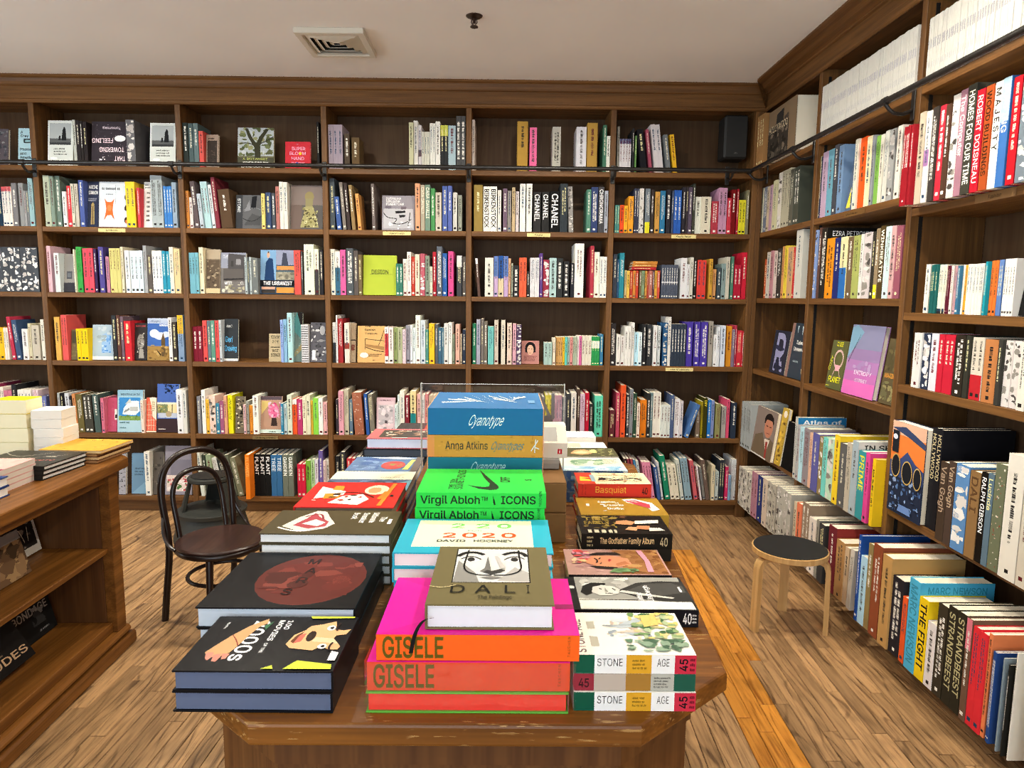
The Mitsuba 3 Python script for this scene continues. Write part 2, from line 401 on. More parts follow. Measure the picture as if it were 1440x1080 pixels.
# ------------------------------------------------------------------ bookcases: local X along the shelf (to the viewer's right), Y into the case, Z up
def to_back(p): return np.c_[p[:, 0], D + p[:, 1], p[:, 2]]
def to_right(p): return np.c_[XR + p[:, 1], -p[:, 0], p[:, 2]]
WALLS = {'B': to_back, 'R': to_right}
UP_W = .036
BACK_UP = [-4.0734, -3.121, -2.1685, -1.216, -.2635, .689, 1.641]
RIGHT_UP = [-4.78, -3.907, -2.965, -2.02, -1.08]
BACK_Z = [2.355, 1.96, 1.526, 1.0645, .5625, .117]
RIGHT_Z = {1: [2.39, 1.97, 1.535, 1.055, .515, .117], 2: [2.40, 1.97, 1.535, 1.055, .515, .117],
           3: [2.40, 1.91, 1.477, 1.168, .62, .117], 4: [2.40, 1.91, 1.477, 1.168, .62, .117]}  # fourth bay lies out of view, left empty, there for the light
OPEN = 2.7535
def crown(x0, x1, m0, m1, proj):
    """moulding along X, cut at the angle of a mitre at its ends (m: how far the profile's projection shortens it)"""
    pr = [(0, OPEN - .005), (-.006, OPEN - .004), (-.012, OPEN + .004), (-.012, OPEN + .016), (-.004, OPEN + .022), (-.004, 2.852), (-.014, 2.856), (-.014, 2.866), (-proj * .45, 2.880),
          (-proj * .62, 2.898), (-proj, 2.908), (-proj, CEIL), (0, CEIL)]
    return pr
def moulding(pr, x0, x1, m0, m1):
    a = np.array(pr); n = len(a)
    v = np.vstack([np.c_[x0 - m0 * a[:, 0], a], np.c_[x1 + m1 * a[:, 0], a]])
    f = []
    for k in range(n):
        l = (k + 1) % n
        f += [[k, l, n + l], [k, n + l, n + k]]
    for k in range(1, n - 1): f += [[0, k + 1, k], [n, n + k, n + k + 1]]
    return v, np.array(f)

def bookcase(key, label, wall, ups, zs, shelf_mat, ends, proj):
    fn = WALLS[wall]
    t = thing(key, label, 'bookcase')
    def board(name, lo, hi, mat, r=.002):
        mb = MB().bevel(lo, hi, r); put(part(t, name), mb.map(fn), mat)
    for i, x in enumerate(ups):
        board('upright', (x - UP_W / 2, 0, .0 if wall == 'R' or 1 else 0), (x + UP_W / 2, DEPTH - .012, OPEN + .01), 'wood_upright')
    for i in range(len(ups) - 1):
        a, b = ups[i] + UP_W / 2 + .0005, ups[i + 1] - UP_W / 2 - .0005
        for z in zs[i]:
            out = wall == 'R' and z < .2 and i > 0
            board('shelf', (a, .002, z - .033), (b, DEPTH - .014, z), 'wood_panel' if out else shelf_mat)  # bottom boards take the darker wood, for the shade under overhanging books
        board('back_panel', (a - .004, DEPTH - .011, .02), (b + .004, DEPTH - .001, OPEN + .02), 'wood_panel', .001)
        board('toe_kick', (a, .045, .0), (b, .06, .083), 'wood_panel' if wall == 'R' else shelf_mat)  # side wall toe kick coloured darker, for the shade under the books
    x0, x1 = ups[0] - UP_W / 2, ups[-1] + UP_W / 2
    board('top_board', (x0, .0, OPEN + .011), (x1, DEPTH - .012, OPEN + .03), shelf_mat)
    v, f = moulding(crown(0, 0, 0, 0, proj), ends[0], ends[1], ends[2], ends[3])
    mb = MB().add(v, f, flip=(wall == 'X')); put(part(t, 'cornice'), mb.map(fn), shelf_mat)
    return t
bk = bookcase('wall_bookcase', 'long dark brown wall bookcase with six bays facing the tables', 'B', BACK_UP, [BACK_Z] * 6, 'wood_shelf_back', (BACK_UP[0], XR, 0, 1), .035)
rk = bookcase('wall_bookcase', 'dark brown bookcase along the side wall beside the round stool', 'R', RIGHT_UP, [RIGHT_Z[i] for i in (1, 2, 3, 4)], 'wood_shelf_right', (-D, 1.08, 1, 0), .11)
# the corner post between the two cases
put(part(bk, 'corner_post'), MB().bevel((1.6595, D + .001, 0), (XR + .0, D + DEPTH - .01, OPEN + .01), .002), 'wood_upright')
# a narrow step of shelf pins in the right-hand bookcase's sides
for i in (1, 2, 3):
    for bay_x in (RIGHT_UP[i] + UP_W / 2,):
        put(part(rk, 'shelf_track'), MB().box((bay_x + .0001, .035, .15), (bay_x + .003, .05, OPEN - .03)).map(to_right), 'black_iron')

# ------------------------------------------------------------------ ladder rails
def rail(label, wall, x0, x1, hooks, z=2.352, off=-.12, r=.0125):
    fn = WALLS[wall]
    t = thing('ladder_rail', label, 'rail')
    put(part(t, 'bar'), MB().mesh(tube([(x0, off, z), (x1, off, z)], r, 14)).map(fn), 'black_iron', 40)
    for x in hooks:
        mb = MB().bevel((x - .014, -.006, z - .075), (x + .014, -.0005, z + .045), .002)
        mb.mesh(tube(spline([(x, -.006, z - .035), (x, -.045, z - .05), (x, -.085, z - .045), (x, off, z - .012)], 12), .008, 8))
        mb.mesh(tube([(x - .016, off, z), (x + .016, off, z)], r + .004, 12))
        put(part(t + '__bar', 'bracket'), mb.map(fn), 'black_iron')
rail('black iron ladder rail along the top shelf of the long wall bookcase', 'B', BACK_UP[0], XR - .13, BACK_UP[1:6] + [1.45])
rail('black iron ladder rail along the top shelf of the side bookcase', 'R', -D + .13, -1.1, [-4.62, -3.935, -2.99, -2.05])

# ------------------------------------------------------------------ ceiling fittings
def vent():
    t = thing('ceiling_vent', 'square white air vent with stepped louvres in the ceiling', 'vent')
    cx, cy, hw, hd = -.955, 4.015, .185, .19
    mb = MB()
    for (a, b, c, d) in ((-hw, -hd, hw, -hd + .035), (-hw, hd - .035, hw, hd), (-hw, -hd, -hw + .035, hd), (hw - .035, -hd, hw, hd)):
        mb.bevel((cx + a, cy + b, CEIL - .03), (cx + c, cy + d, CEIL), .003)
    put(part(t, 'frame'), mb, 'white_metal')
    for k in range(4):
        s = .146 - k * .034; z = CEIL - .030 + k * .003
        inner = s - .028
        a = np.array([[-s, -s], [s, -s], [s, s], [-s, s]]); b = a * inner / s
        v = np.vstack([np.c_[a + [cx, cy], np.full(4, z + .014)], np.c_[b + [cx, cy], np.full(4, z)], np.c_[b + [cx, cy], np.full(4, z + .002)], np.c_[a + [cx, cy], np.full(4, z + .016)]])
        f = []
        for q in range(4):
            r = (q + 1) % 4
            f += [[q, 4 + r, r], [q, 4 + q, 4 + r], [8 + q, 12 + q, 12 + r], [8 + q, 12 + r, 8 + r], [4 + q, 8 + r, 4 + r], [4 + q, 8 + q, 8 + r]]
        put(part(t + '__frame', 'louvre'), (v, np.array(f)), 'white_metal')
    put(part(t, 'dark_duct_sheet'), MB().box((cx - .15, cy - .15, CEIL - .004), (cx + .15, cy + .15, CEIL - .001)), 'black_plastic')  # flat black sheet stands in for the shade inside the vent
vent()
def sprinkler():
    t = thing('ceiling_sprinkler', 'small dark sprinkler head with round plate in the ceiling', 'sprinkler')
    x, y = -.18, 3.655
    def at(m): m.apply_translation([x, y, CEIL]); return m
    put(part(t, 'plate'), at(lathe([(0, -.012), (.02, -.011), (.04, -.004), (.042, 0), (0, 0)], 24)), 'brass_dark', 30)
    mb = MB().mesh(at(tube([(0, 0, -.01), (0, 0, -.035)], .008, 10)))
    for s in (-1, 1): mb.mesh(at(tube([(s * .009, 0, -.012), (s * .015, 0, -.03), (0, 0, -.05)], .003, 8)))
    put(part(t, 'frame_arms'), mb, 'brass_dark'); put(part(t, 'deflector'), at(lathe([(0, -.056), (.02, -.054), (.02, -.05), (0, -.05)], 20)), 'brass_dark', 30)
sprinkler()
def speaker():
    t = thing('loudspeaker', 'small black loudspeaker mounted in the top corner bay of the bookcase', 'speaker')
    x, y, z = 1.508, D + .10, 2.595
    put(part(t, 'cabinet'), MB().bevel((x - .078, y - .07, z - .14), (x + .078, y + .08, z + .14), .012), 'black_plastic')
    put(part(t + '__cabinet', 'grille'), MB().bevel((x - .07, y - .077, z - .132), (x + .07, y - .0705, z + .132), .003), 'black_plastic')
    P = Print(.03, .01); P.text('AUDIO', .015, .005, .004, '6c6c6c', center=True) if False else P.rect(.006, .004, .024, .0065, '7a7a7a')
    put(part(t + '__cabinet', 'badge'), P.place((x - .015, y - .0774, z - .11), (1, 0, 0), (0, 0, 1)), 'c_satin')
    put(part(t, 'wall_bracket'), MB().bevel((x - .02, y + .0805, z - .03), (x + .02, D + DEPTH - .0125, z + .03), .003), 'black_iron')
speaker()
SHELVES = [
('B',0,1,2355,'-3409 86 240 20 554f55 F:dark;-3259 119 247 23 a9cdd9 F:yearphoto'),
('B',1,1,2355,'-3053 167 297 6 d4dad6 F:walk;-2873 20 295 23 b5b8b0;-2847 24 290 16 2c2829;-2821 17 287 17 2a2626;-2803 25 284 19 2b2728;-2768 243 295 12 38333a F:tower;-2525 56 301 27 66666a W;-2380 171 289 7 d4dad6 F:walk2'),
('B',0,2,1960,'-3388 20 251 12 24384c;-3368 68 256 14 e9dfd8*3 B:c4585c:.88:1;-3300 33 280 18 77767a;-3252 30 280 14 8d8f90;-3217 15 230 8 999a9c;-3199 16 230 6 707478;-3182 31 310 6 8fb3b9'),
('B',1,2,1960,'-3082 41 330 7 a9b29c;-3041 25 327 9 7d8f84;-3016 33 331 27 66796f;-2963 25 229 10 dddddd;-2938 26 267 20 c8383f;-2912 21 281 22 c9c5b4;-2881 22 280 11 bdb7a8;-2852 31 303 12 4a5a98;-2821 72 303 15 2d3348 F:archi;-2743 187 302 11 ced6de F:orangeform;-2553 63 300 27 e8c63a*2;-2469 18 258 9 c8404a;-2451 63 306 25 e6e6e2 F:listing;-2383 79 341 23 a3adb0*2 P;-2300 55 272 24 3d78bd*3;-2235 30 295 8 8b9eb0'),
('B',2,1,2355,'-2148 34 283 14 2c3330;-2113 31 281 19 4a5c5e;-2078 31 281 16 55696c;-2046 30 233 20 c94f48;-2014 81 219 20 9a8678 F:brownface;-1804 239 268 20 6b6a50 F:tree;-1485 167 176 7 c0303c F:bloom;-1271 16 301 27 222222'),
('B',2,2,1960,'-2149 19 243 18 c4803c;-2130 23 202 25 d9d0cc;-2090 30 304 11 5a5052 L-26;-2056 23 225 13 b0bcc6 L-19;-2031 46 307 25 a8c8cc*2 L-26;-1974 22 283 10 c8cdd0 L-24;-1948 25 332 7 7c2f3c L-28;-1914 75 254 14 54402f L-21;-1831 180 225 20 55565a F:stone;-1645 22 231 8 d6c774;-1623 36 239 25 3b4a6c;-1577 23 234 13 4a5058;-1550 24 278 11 a96e68;-1526 52 308 17 d9d6cc*2;-1466 216 296 25 5c5856 F:sculpt'),
('B',3,1,2355,'-1194 94 285 25 9b8f9c*3;-1089 35 227 25 4f4438;-1038 51 202 12 5f4c35;-659 29 301 6 b8b896;-630 28 316 23 d8d6d0;-599 21 288 21 c4bfc2 B:5a4a50:.3:.45;-577 52 246 22 c5c5b8*3;-522 38 297 6 d5d6cf*2;-483 30 309 6 dcdcd6;-453 50 289 17 2e3032*2 B:c8cc5c:.76:1;-400 49 285 13 9fb6bf;-348 61 348 15 4b4c4e*2 P'),
('B',3,2,1960,'-1193 33 336 26 4b545a;-1144 30 215 10 3c5690 L-16;-1105 23 310 17 77706a L-23;-1076 23 305 13 3e3534 L-23;-1044 23 293 12 8a7450 L-22;-1006 23 238 23 d59a58 L-18;-908 21 301 9 6d6462 L-7;-849 220 232 12 9a969c F:furniture;-621 32 307 8 d99b78;-585 28 298 9 a39a86 T:CASA_CAVALLI:e8e0c8;-555 33 299 12 6f8878 T:CASA_CAVALLI:f0ead8;-519 28 278 21 4b8c55;-486 40 251 18 bdb5a6;-441 35 292 15 4d5f9c;-403 27 294 9 5564a4;-371 28 253 23 c9c8c2;-335 24 236 23 8f9488'),
('B',4,1,2355,'-244 19 325 11 b5a8a0;55 71 316 7 a8853c R;137 48 280 13 d95f92 P;288 55 285 9 b0aea4 P;448 66 290 23 d0d0d8 P;518 69 314 17 a8853c R;623 24 302 17 3f6e58;647 23 231 12 d8dbd2'),
('B',4,2,1960,'-232 61 304 17 8f7a3e R;-168 92 297 27 e6e4dc*2 T:BIRKENSTOCK:1c1c1c;-71 24 270 11 d6d2ca;-36 29 283 22 6e5c6c;-5 25 266 6 85807c;24 22 289 12 b8a582;49 22 266 26 cfc6c8;78 37 316 25 deded8;121 38 314 7 deded8;167 52 263 24 303030 T:CHANEL:f0f0f0;225 49 264 24 2c2c2c T:CHANEL:f0f0f0;278 66 267 15 141414 T:CHANEL:f0f0f0;346 50 317 14 2b3238;408 32 301 27 8f8d8a W L-12;526 29 283 26 4f7f6c;556 44 299 20 2f3d68 P;603 37 299 14 46464a T:CHRONORAMA:f0f0f0;643 24 274 10 9aa0ac'),
('B',5,1,2355,'719 15 296 26 8a8880;734 76 214 11 d0cfd2*4 B:4a4a6c:.85:1;817 13 282 18 2a2c2e;836 13 237 20 5f8850;880 41 277 11 1c1c20 L-36;936 20 278 12 9c4a5e L-36;973 61 311 22 cdc8cb*2 L-40;1051 28 245 10 6a7074 L-32;1095 28 248 20 dcae2c L-32'),
('B',5,2,1960,'717 30 183 26 4f8f88*2;749 27 184 21 d94f28;777 26 180 20 e2a42e;805 34 241 16 e0992c;845 33 294 27 3a3d50*2;878 28 292 10 c9c7c2 W;916 33 291 13 6c7680 B:d8d030:0:.25;954 23 287 20 3a3230;984 31 273 20 c09048;1017 33 278 8 2f6f98;1059 27 286 9 2c2c34 P;1095 14 281 21 46506a;1111 51 285 24 2d5cb0*2;1167 20 304 19 2e2c32;1191 17 306 26 3a3438;1208 23 304 14 54495a;1234 16 327 13 3e4038;1254 39 243 23 d3d6ca;1293 63 242 6 d3cdb8 P;1360 47 214 10 a83c48;1409 55 302 10 b88aa8*2;1467 26 236 14 bf3848;1493 30 291 9 6e1418;1531 15 297 23 b02838;1548 47 227 24 d6cf30*2;1595 18 289 14 77755c'),
('B',0,3,1526,'-3467 314 296 6 474b52*8 W'),
('B',1,3,1526,'-3102 27 307 21 d9b3bd;-3046 34 260 8 ccd5d6;-3012 78 257 19 8d8a86 F:greyroom;-2916 10 285 9 d8d9c2;-2906 35 304 26 3d9c4a;-2859 67 294 20 dd4a5c*2;-2791 19 291 27 3a2a50;-2754 34 305 19 4d4488;-2709 23 241 21 b57a90;-2680 71 296 14 c8c37c*3;-2609 19 307 23 d3cab0;-2572 30 283 8 e5e5e2;-2539 84 282 9 cfe0e8*3;-2451 22 316 13 9c9fa2;-2429 28 256 21 5a5450;-2395 65 283 16 e6e4e0*3;-2330 47 281 24 2f8ba8*2;-2282 27 309 26 e2dcc8;-2246 40 297 14 d8c090'),
('B',0,4,1064,'-3500 71 218 15 e8b820*2;-3429 28 218 18 e8dfd0*2;-3381 24 293 20 b83850 L-26;-3347 33 271 16 3a4f70 L-24;-3307 38 211 19 e6e2e0;-3269 21 248 27 c9c4a4;-3243 52 236 22 c0b8a8;-3172 23 277 12 e0dccf'),
('B',1,4,1064,'-3080 35 294 15 d8a850;-3036 42 307 14 dd5a58*2;-2988 44 207 9 6b5f44 F:olive;-2931 79 216 6 ecc81e*3;-2852 155 241 23 a9bcc8 F:iceblue;-2690 29 310 15 2b2e30;-2657 22 310 13 5a3a30;-2635 20 303 19 6e5c68;-2611 46 271 18 cc2f38;-2565 84 255 26 2e2826 F:flowerdark;-2474 159 289 19 3f64a8 F:castle;-2314 24 298 26 e2ded8;-2284 29 266 18 3a3530;-2245 40 315 13 7d93b0 B:e2ae30:.6:1'),
('B',2,3,1526,'-2146 62 273 13 6fa8b8*3;-2084 29 309 27 e6dab8;-2050 96 298 18 7a6c5c F:shelves;-1947 170 277 10 6e6a68 F:house;-1777 16 247 24 a8b4b6;-1759 11 243 24 565c5e;-1739 14 247 6 a8b4b6;-1723 40 239 9 6a7070;-1683 230 298 21 3b4a60 F:urban;-1441 44 296 14 d0524c;-1393 11 290 13 444444;-1371 67 335 7 dde3c8;-1303 29 305 10 dde3cc B:3a3a3c:0:.55;-1273 26 300 24 2c2c30'),
('B',2,4,1064,'-2148 64 239 24 7a1f30*2;-2080 30 280 24 d2504e;-2046 22 280 18 5f7078;-2019 27 281 9 5c8c7c;-1991 25 281 13 d2504e;-1966 17 285 17 b8c0c4;-1949 94 290 27 33373c F:gerry;-1637 88 193 11 b0a080 F:economy;-1549 19 290 18 8ba4d8;-1527 23 294 16 7ea8c8;-1500 34 338 17 a8d0d4;-1463 53 339 18 5f6f6a F:coast;-1408 50 259 21 c8c8cc S;-1351 116 272 8 55545a F:bw'),
('B',3,3,1526,'-1197 28 307 27 e6e6d8;-1167 34 292 25 e6e2d8 B:35617c:0:.63;-1131 37 303 22 cf5a94;-1088 47 313 12 4c5358 P;-1039 29 298 15 56504e;-1008 23 271 15 6a5c40;-983 226 270 12 a8b83c F:design;-754 45 214 7 3c7466*2;-708 27 247 22 e2d6cc;-678 26 293 6 e3dfd4;-652 24 263 22 b84438;-625 30 278 10 e0cfb8;-593 33 283 20 b05a68 W;-556 27 269 13 7d8a7c;-527 19 197 11 c2c6b4;-508 24 296 26 a82c38;-479 35 331 16 59616c P;-443 32 287 25 2f5ca0;-402 36 299 10 cc4a86;-345 35 272 16 3b3c40 B:c8c8c8:.72:1;-305 22 266 13 55504e'),
('B',3,4,1064,'-1191 21 277 16 d4d0cc B:2a2828:0:.5;-1166 10 326 6 dddddd;-1156 32 302 20 9c2f34;-1111 33 274 13 d8d0c4 B:8a3a30:.35:.5;-1078 34 270 24 a08c74 F:brownpic;-1029 191 252 10 d0a468 F:danish;-836 25 249 13 e6e0dc B:b8303a:.2:.82;-808 31 248 7 ead9d4;-777 27 245 23 8a9a64;-748 30 245 17 a9b08c;-715 22 234 14 d9c4cc;-693 27 262 26 8d8c98;-663 15 265 19 e0e2e4;-647 19 246 27 d8e6e8;-626 32 331 22 dfe6da;-591 32 298 18 c2ccd4;-558 20 235 17 4a8478;-533 37 276 10 e8bc28;-494 20 272 21 5a5f66;-472 24 248 23 3f627c;-446 12 248 21 55788c;-431 28 277 15 cfcfcc;-400 24 284 6 e2e0dc;-376 16 204 22 8a9c88;-352 28 272 6 d9a898;-323 14 205 23 c9b9a0;-304 21 238 9 2c3444'),
('B',4,3,1526,'-201 17 256 12 5a4640 B:dddddd:.85:1 L-19;-154 58 260 10 d4d2c8 P;-93 27 271 17 b49ac0 B:5a76b4:.5:1;-64 37 273 10 c8b898 B:274f92:.45:1;-25 28 272 11 b49ac0 B:5a76b4:.5:1;5 16 257 7 c9a080;25 11 227 27 b8c4b0;39 36 211 10 2c2c2c P;78 50 263 10 d95c3c*2;131 17 173 19 333333;152 62 263 9 cfcfd2*2;217 20 294 25 5f4488;240 41 252 23 8c2c40 W;283 47 263 13 a3bfbf P;332 41 262 14 2f3234 P;378 39 242 14 262628 P;426 24 231 22 22242a;453 61 361 15 e6e6de;559 24 346 12 a83a48;585 36 306 20 e6e4d2;623 46 276 9 e2e2dc*2'),
('B',4,4,1064,'-237 24 279 23 2f7a58;-210 27 307 15 9a9cac;-180 20 311 26 77706c;-158 23 294 11 6e685f;-131 40 260 14 6fb8b4;-88 28 303 25 c6beb0;-41 29 303 21 cdc6b6;0 33 283 6 d6c0b0;38 25 280 13 c89aa8;65 33 274 6 50405c W;101 121 161 24 b8817a F:portrait;255 54 153 15 a3bfb8*2;313 20 184 11 d8cfb8;338 44 191 21 c89c60*3;383 15 191 25 d8ac30;398 15 193 8 62c0b8;415 16 192 17 a0b8b0;432 19 193 14 d0908c;452 29 192 21 a9b9a4*2;483 14 201 26 d8d0cc;497 16 201 17 cf6a9a;515 66 201 22 d9d4c4*3;582 53 198 12 2f8f50*3 B:e6eee6:.6:.85;638 22 213 18 3a7aa0'),
('B',5,3,1526,'713 27 293 16 3a3f4a;742 14 258 22 305070;756 31 301 7 2a7f90;792 15 187 11 b8a878;808 19 183 6 d6b050;831 19 184 27 c04a38;851 18 184 17 c8823c;870 18 184 16 b84030;894 14 185 16 6a5a40;908 19 184 6 7a9070;932 15 185 24 d0a050;948 10 185 24 b04a3a;958 22 185 6 a86a60;983 14 186 19 6a4a50;998 17 186 18 d0a040;1015 18 186 14 c05040;1043 114 226 16 4c5464*7 B:c8ccd4:.46:.5;1175 41 273 25 d6d8da;1216 19 232 19 cfd1d4;1236 22 278 16 c9c8bc;1263 19 268 22 262420 P;1287 60 260 21 d0403a*2;1369 21 269 17 c39438;1394 23 200 24 c08c58;1424 24 210 18 3c4850;1452 28 238 19 7f9494;1481 24 283 16 bfbcae;1513 20 286 19 4a7a68;1537 49 231 19 a82038*2;1591 31 315 25 bf2438'),
('B',5,4,1064,'709 35 289 11 2e2c2e P;750 28 214 14 e0ded8;780 26 204 18 d8d8d4;807 44 272 13 dcdcd8*2;854 19 296 20 e2e0dc;875 26 229 24 b0d6e4;901 24 230 10 d8e6ea;928 24 283 7 26282a;961 33 284 27 36383c P;1004 25 277 17 dfe1e0;1033 21 275 22 c8d0d2;1071 30 296 22 2d5580 W;1104 21 336 27 e0dcd6;1125 100 289 6 303a48*5;1229 43 304 12 483a9c P;1284 42 304 27 483a9c P;1330 45 304 15 483a9c P;1383 29 310 14 9a948a;1418 20 219 11 e0e0e0;1438 20 272 6 d8dce2;1463 33 282 7 cfd8e6;1508 36 278 27 d8902c;1544 16 257 6 7a6a80;1562 11 285 9 b03a50;1577 34 249 11 c83440;1613 9 245 12 c02c34 Z'),
('B',0,5,562,'-3561 49 332 24 8a3050*3;-3504 45 310 13 e8dcd0*3;-3454 51 290 9 c87890*2;-3403 29 331 14 26262a;-3371 94 294 21 e8e4dc*4;-3261 33 295 15 e0c8d0*2;-3221 51 251 11 6a74b0*2'),
('B',1,5,562,'-3089 16 277 8 a9b0b0;-3071 24 274 7 1e1e20;-3036 30 273 16 c8ccd2 L-11;-2999 10 257 10 2c2c30 L-10;-2987 22 269 18 cc8a58 L-11;-2963 41 265 20 6a6038 L-10;-2915 58 262 14 44423c*2 L-10;-2849 41 266 17 4a5c58 L-11;-2797 22 243 7 d07088;-2775 63 238 18 b8506c F:pink;-2704 176 294 9 a8cbd8 F:modernism;-2528 20 228 15 f0d8c8;-2503 69 242 8 d86048 F:bricks;-2431 150 337 12 4a68b0 F:nighthouse;-2278 40 306 15 e6e6ea;-2237 27 303 16 d8d8d0'),
('B',1,6,117,'-2719 48 324 6 a0a0a8 F:dark;-2641 109 286 26 6a8ca8 F:bluebook;-2523 38 311 15 e6e4da;-2481 70 300 10 55504a F:dark2;-2398 190 343 10 8c8894 F:redwhite'),
('B',2,5,562,'-2141 25 260 22 7e8088;-2105 26 305 15 eceae4;-2075 21 241 11 e3b440;-2054 43 266 15 e8c8b8 W;-2007 25 213 10 3a7c98;-1980 27 230 9 9a5878;-1953 20 267 13 d8a080;-1930 33 269 27 e6e020;-1886 64 256 8 6a6050 F:blackwhite;-1822 17 205 18 d8b0b0;-1805 19 229 26 9a9a90;-1778 21 202 16 d88a30;-1754 39 269 14 e6eae0;-1714 146 257 18 b89080 F:flower;-1561 17 217 9 2f7ca0;-1544 23 212 21 b8ccd0;-1514 32 276 6 cdd4c0;-1482 32 246 18 e0582a B:e8e0d8:.85:1;-1445 35 248 7 b03a68;-1408 23 269 6 e3dcc0;-1385 29 277 10 d6d4b8;-1356 15 238 21 d8b040;-1338 35 256 15 86cc48;-1301 30 256 15 e6e6e0;-1269 28 227 19 dfa8a8'),
('B',2,6,117,'-2132 26 329 7 d6dace L-27;-2104 23 291 27 3c4438 L-24;-2073 36 294 16 8fa080 L-24;-2007 35 275 25 d2d4cc L-57;-1964 35 272 22 2e3230 L-56;-1918 41 296 11 5c6050 L-61;-1873 39 279 12 7a7a60 L-57;-1795 32 314 -60 e87c20 T:FLOWER:f8b060;-1763 115 299 24 1c1c1c*3 T:PLANT:f4f4f4;-1647 79 295 26 3a6a98*2 T:TREE:e0e8f0;-1562 74 298 16 6d7468*2 T:GARDEN:f4f4ec;-1459 56 233 8 cc2440*2;-1403 33 255 27 78b040;-1367 27 264 24 a8c890;-1338 24 265 21 d8d4dc;-1308 29 330 14 6a5a98;-1276 17 260 9 d8c0c0;-1259 23 265 23 e0ddd4'),
('B',3,5,562,'-1180 16 250 10 3a3238;-1161 34 307 13 d89aa8;-1126 32 318 25 bab49c;-1088 23 249 19 5c7084;-1050 64 296 12 9c6048 D L-18;-972 23 288 17 2f569c L-17;-944 31 284 19 7a7468 L-17;-905 129 257 8 c8a8b0 F:palepic;-774 19 216 12 cfe0e0;-755 15 281 22 cddcd8;-738 31 311 19 e3e0d4;-703 29 281 24 7a2430;-667 40 309 22 e0cf98 B:1f7c80:0:.5;-618 25 291 16 d8a8a4;-590 25 284 12 d2ceca;-563 23 292 14 c88080;-536 66 281 10 b8a890*3'),
('B',3,6,117,'-1195 30 290 26 2a2a2c;-1155 33 325 6 38383c;-1112 57 277 14 bc3a42*2;-1049 62 288 7 4a4a50*2'),
('B',4,5,562,'74 116 276 25 a8a098*4;198 66 278 20 8a8a90*3;269 50 292 15 c8bf48*2;323 62 291 23 b08a9c*3;386 30 280 14 5a5c64;418 24 301 16 3a3c40;449 36 310 13 d8d4cc;490 22 334 22 4a3c34;512 31 303 7 c9b0c4;546 29 310 18 b8203a;577 25 233 12 2a2c2c;613 57 289 27 62d0b0 P'),
('B',4,6,117,'438 109 283 11 a09088*4;563 84 284 14 6a5a58*3'),
('B',5,5,562,'714 40 193 7 5a2a30;761 26 313 16 b84860;793 35 365 17 e0562c;835 20 300 22 3a3c40 P;856 24 339 15 80868c;881 23 310 11 2f4838;905 22 241 6 e3d4c4;932 44 263 26 e08022;976 21 312 9 2a2c2c P;1001 16 314 23 6a8890;1019 56 314 26 e3e0d6*2;1075 65 229 13 d4dcd8*3;1140 23 301 8 4a5a80;1168 37 274 21 e3e3e6;1206 22 259 14 cfc8cc;1241 27 244 6 4a70a8 L76;1322 29 213 26 7a6a5c;1357 13 255 25 9a8a20;1370 24 282 8 3a3810 T:DIY:f0e040;1400 24 268 21 2d7ac8;1425 21 265 15 7a88b8;1455 31 242 7 8a8a5c;1500 31 223 23 a8a4a0;1534 21 273 24 d05070;1565 33 251 6 2a3444'),
('B',5,6,117,'872 18 296 8 3a2a2c L-48;893 17 296 7 7a3440 L-48;919 16 290 27 b05058 L-47;939 14 284 26 4a88b8 L-46;956 19 276 24 c0c8c8 L-45;997 60 269 21 d88aa8*3 L-44;1074 22 238 8 3d5c94 L-39;1101 14 272 11 c8ccd4 L-45;1127 35 317 17 1f8060 L-52;1168 63 250 16 dcd8c4*2 L-41;1238 21 291 8 c9d0c8 L-48;1268 48 303 11 8aa8b8*2 L-50;1332 27 284 21 c86068 L-46;1364 9 245 25 6a2834 L-40;1375 10 249 8 e0d8dc L-41;1397 17 237 26 8c8c88 L-39;1416 24 291 12 6a5850 L-48;1446 23 250 7 d6caa8;1477 25 203 26 c8d8d8;1503 34 287 17 2c3038*2;1546 21 240 20 c83060;1568 16 183 10 7aa0c0;1592 30 290 26 cfd4d8*2'),
('R',1,1,2390,'-4695 119 321 -59 9a7248*3;-4540 424 306 -38 7c6852 F:hollywood'),
('R',2,1,2400,'-3843 859 254 -15 c6c5bf*56 M'),
('R',3,1,2400,'-2898 599 242 -15 c6c5bf*44 M'),
('R',1,2,1970,'-4761 57 294 8 c9c4a8;-4704 60 295 13 6a7080;-4632 43 288 10 b8a890;-4575 36 288 6 a88898;-4539 60 310 11 c0bc98;-4469 54 346 16 d0ccc0 W;-4398 122 347 11 aaa690*3;-4273 54 333 11 55564c;-4219 79 336 15 44483f*2'),
('R',2,2,1970,'-3888 12 337 19 a09078*3 B:b8c898:.72:1;-3876 12 331 17 2a3048;-3835 59 343 8 b49cb4;-3776 60 344 10 6aa0b4;-3716 44 357 13 44464e;-3662 54 342 12 6f8cb0;-3598 107 349 9 54647c F:redflower;-3480 35 334 6 d8d4c4;-3445 59 333 15 e85a20;-3376 44 324 11 e0d6b0;-3328 22 320 10 8c8f98;-3306 36 312 19 7cae50;-3265 31 309 17 d6d2c4;-3225 33 316 13 c8c8c0;-3192 43 314 18 9a9c9c W;-3122 39 313 13 e0d8cc'),
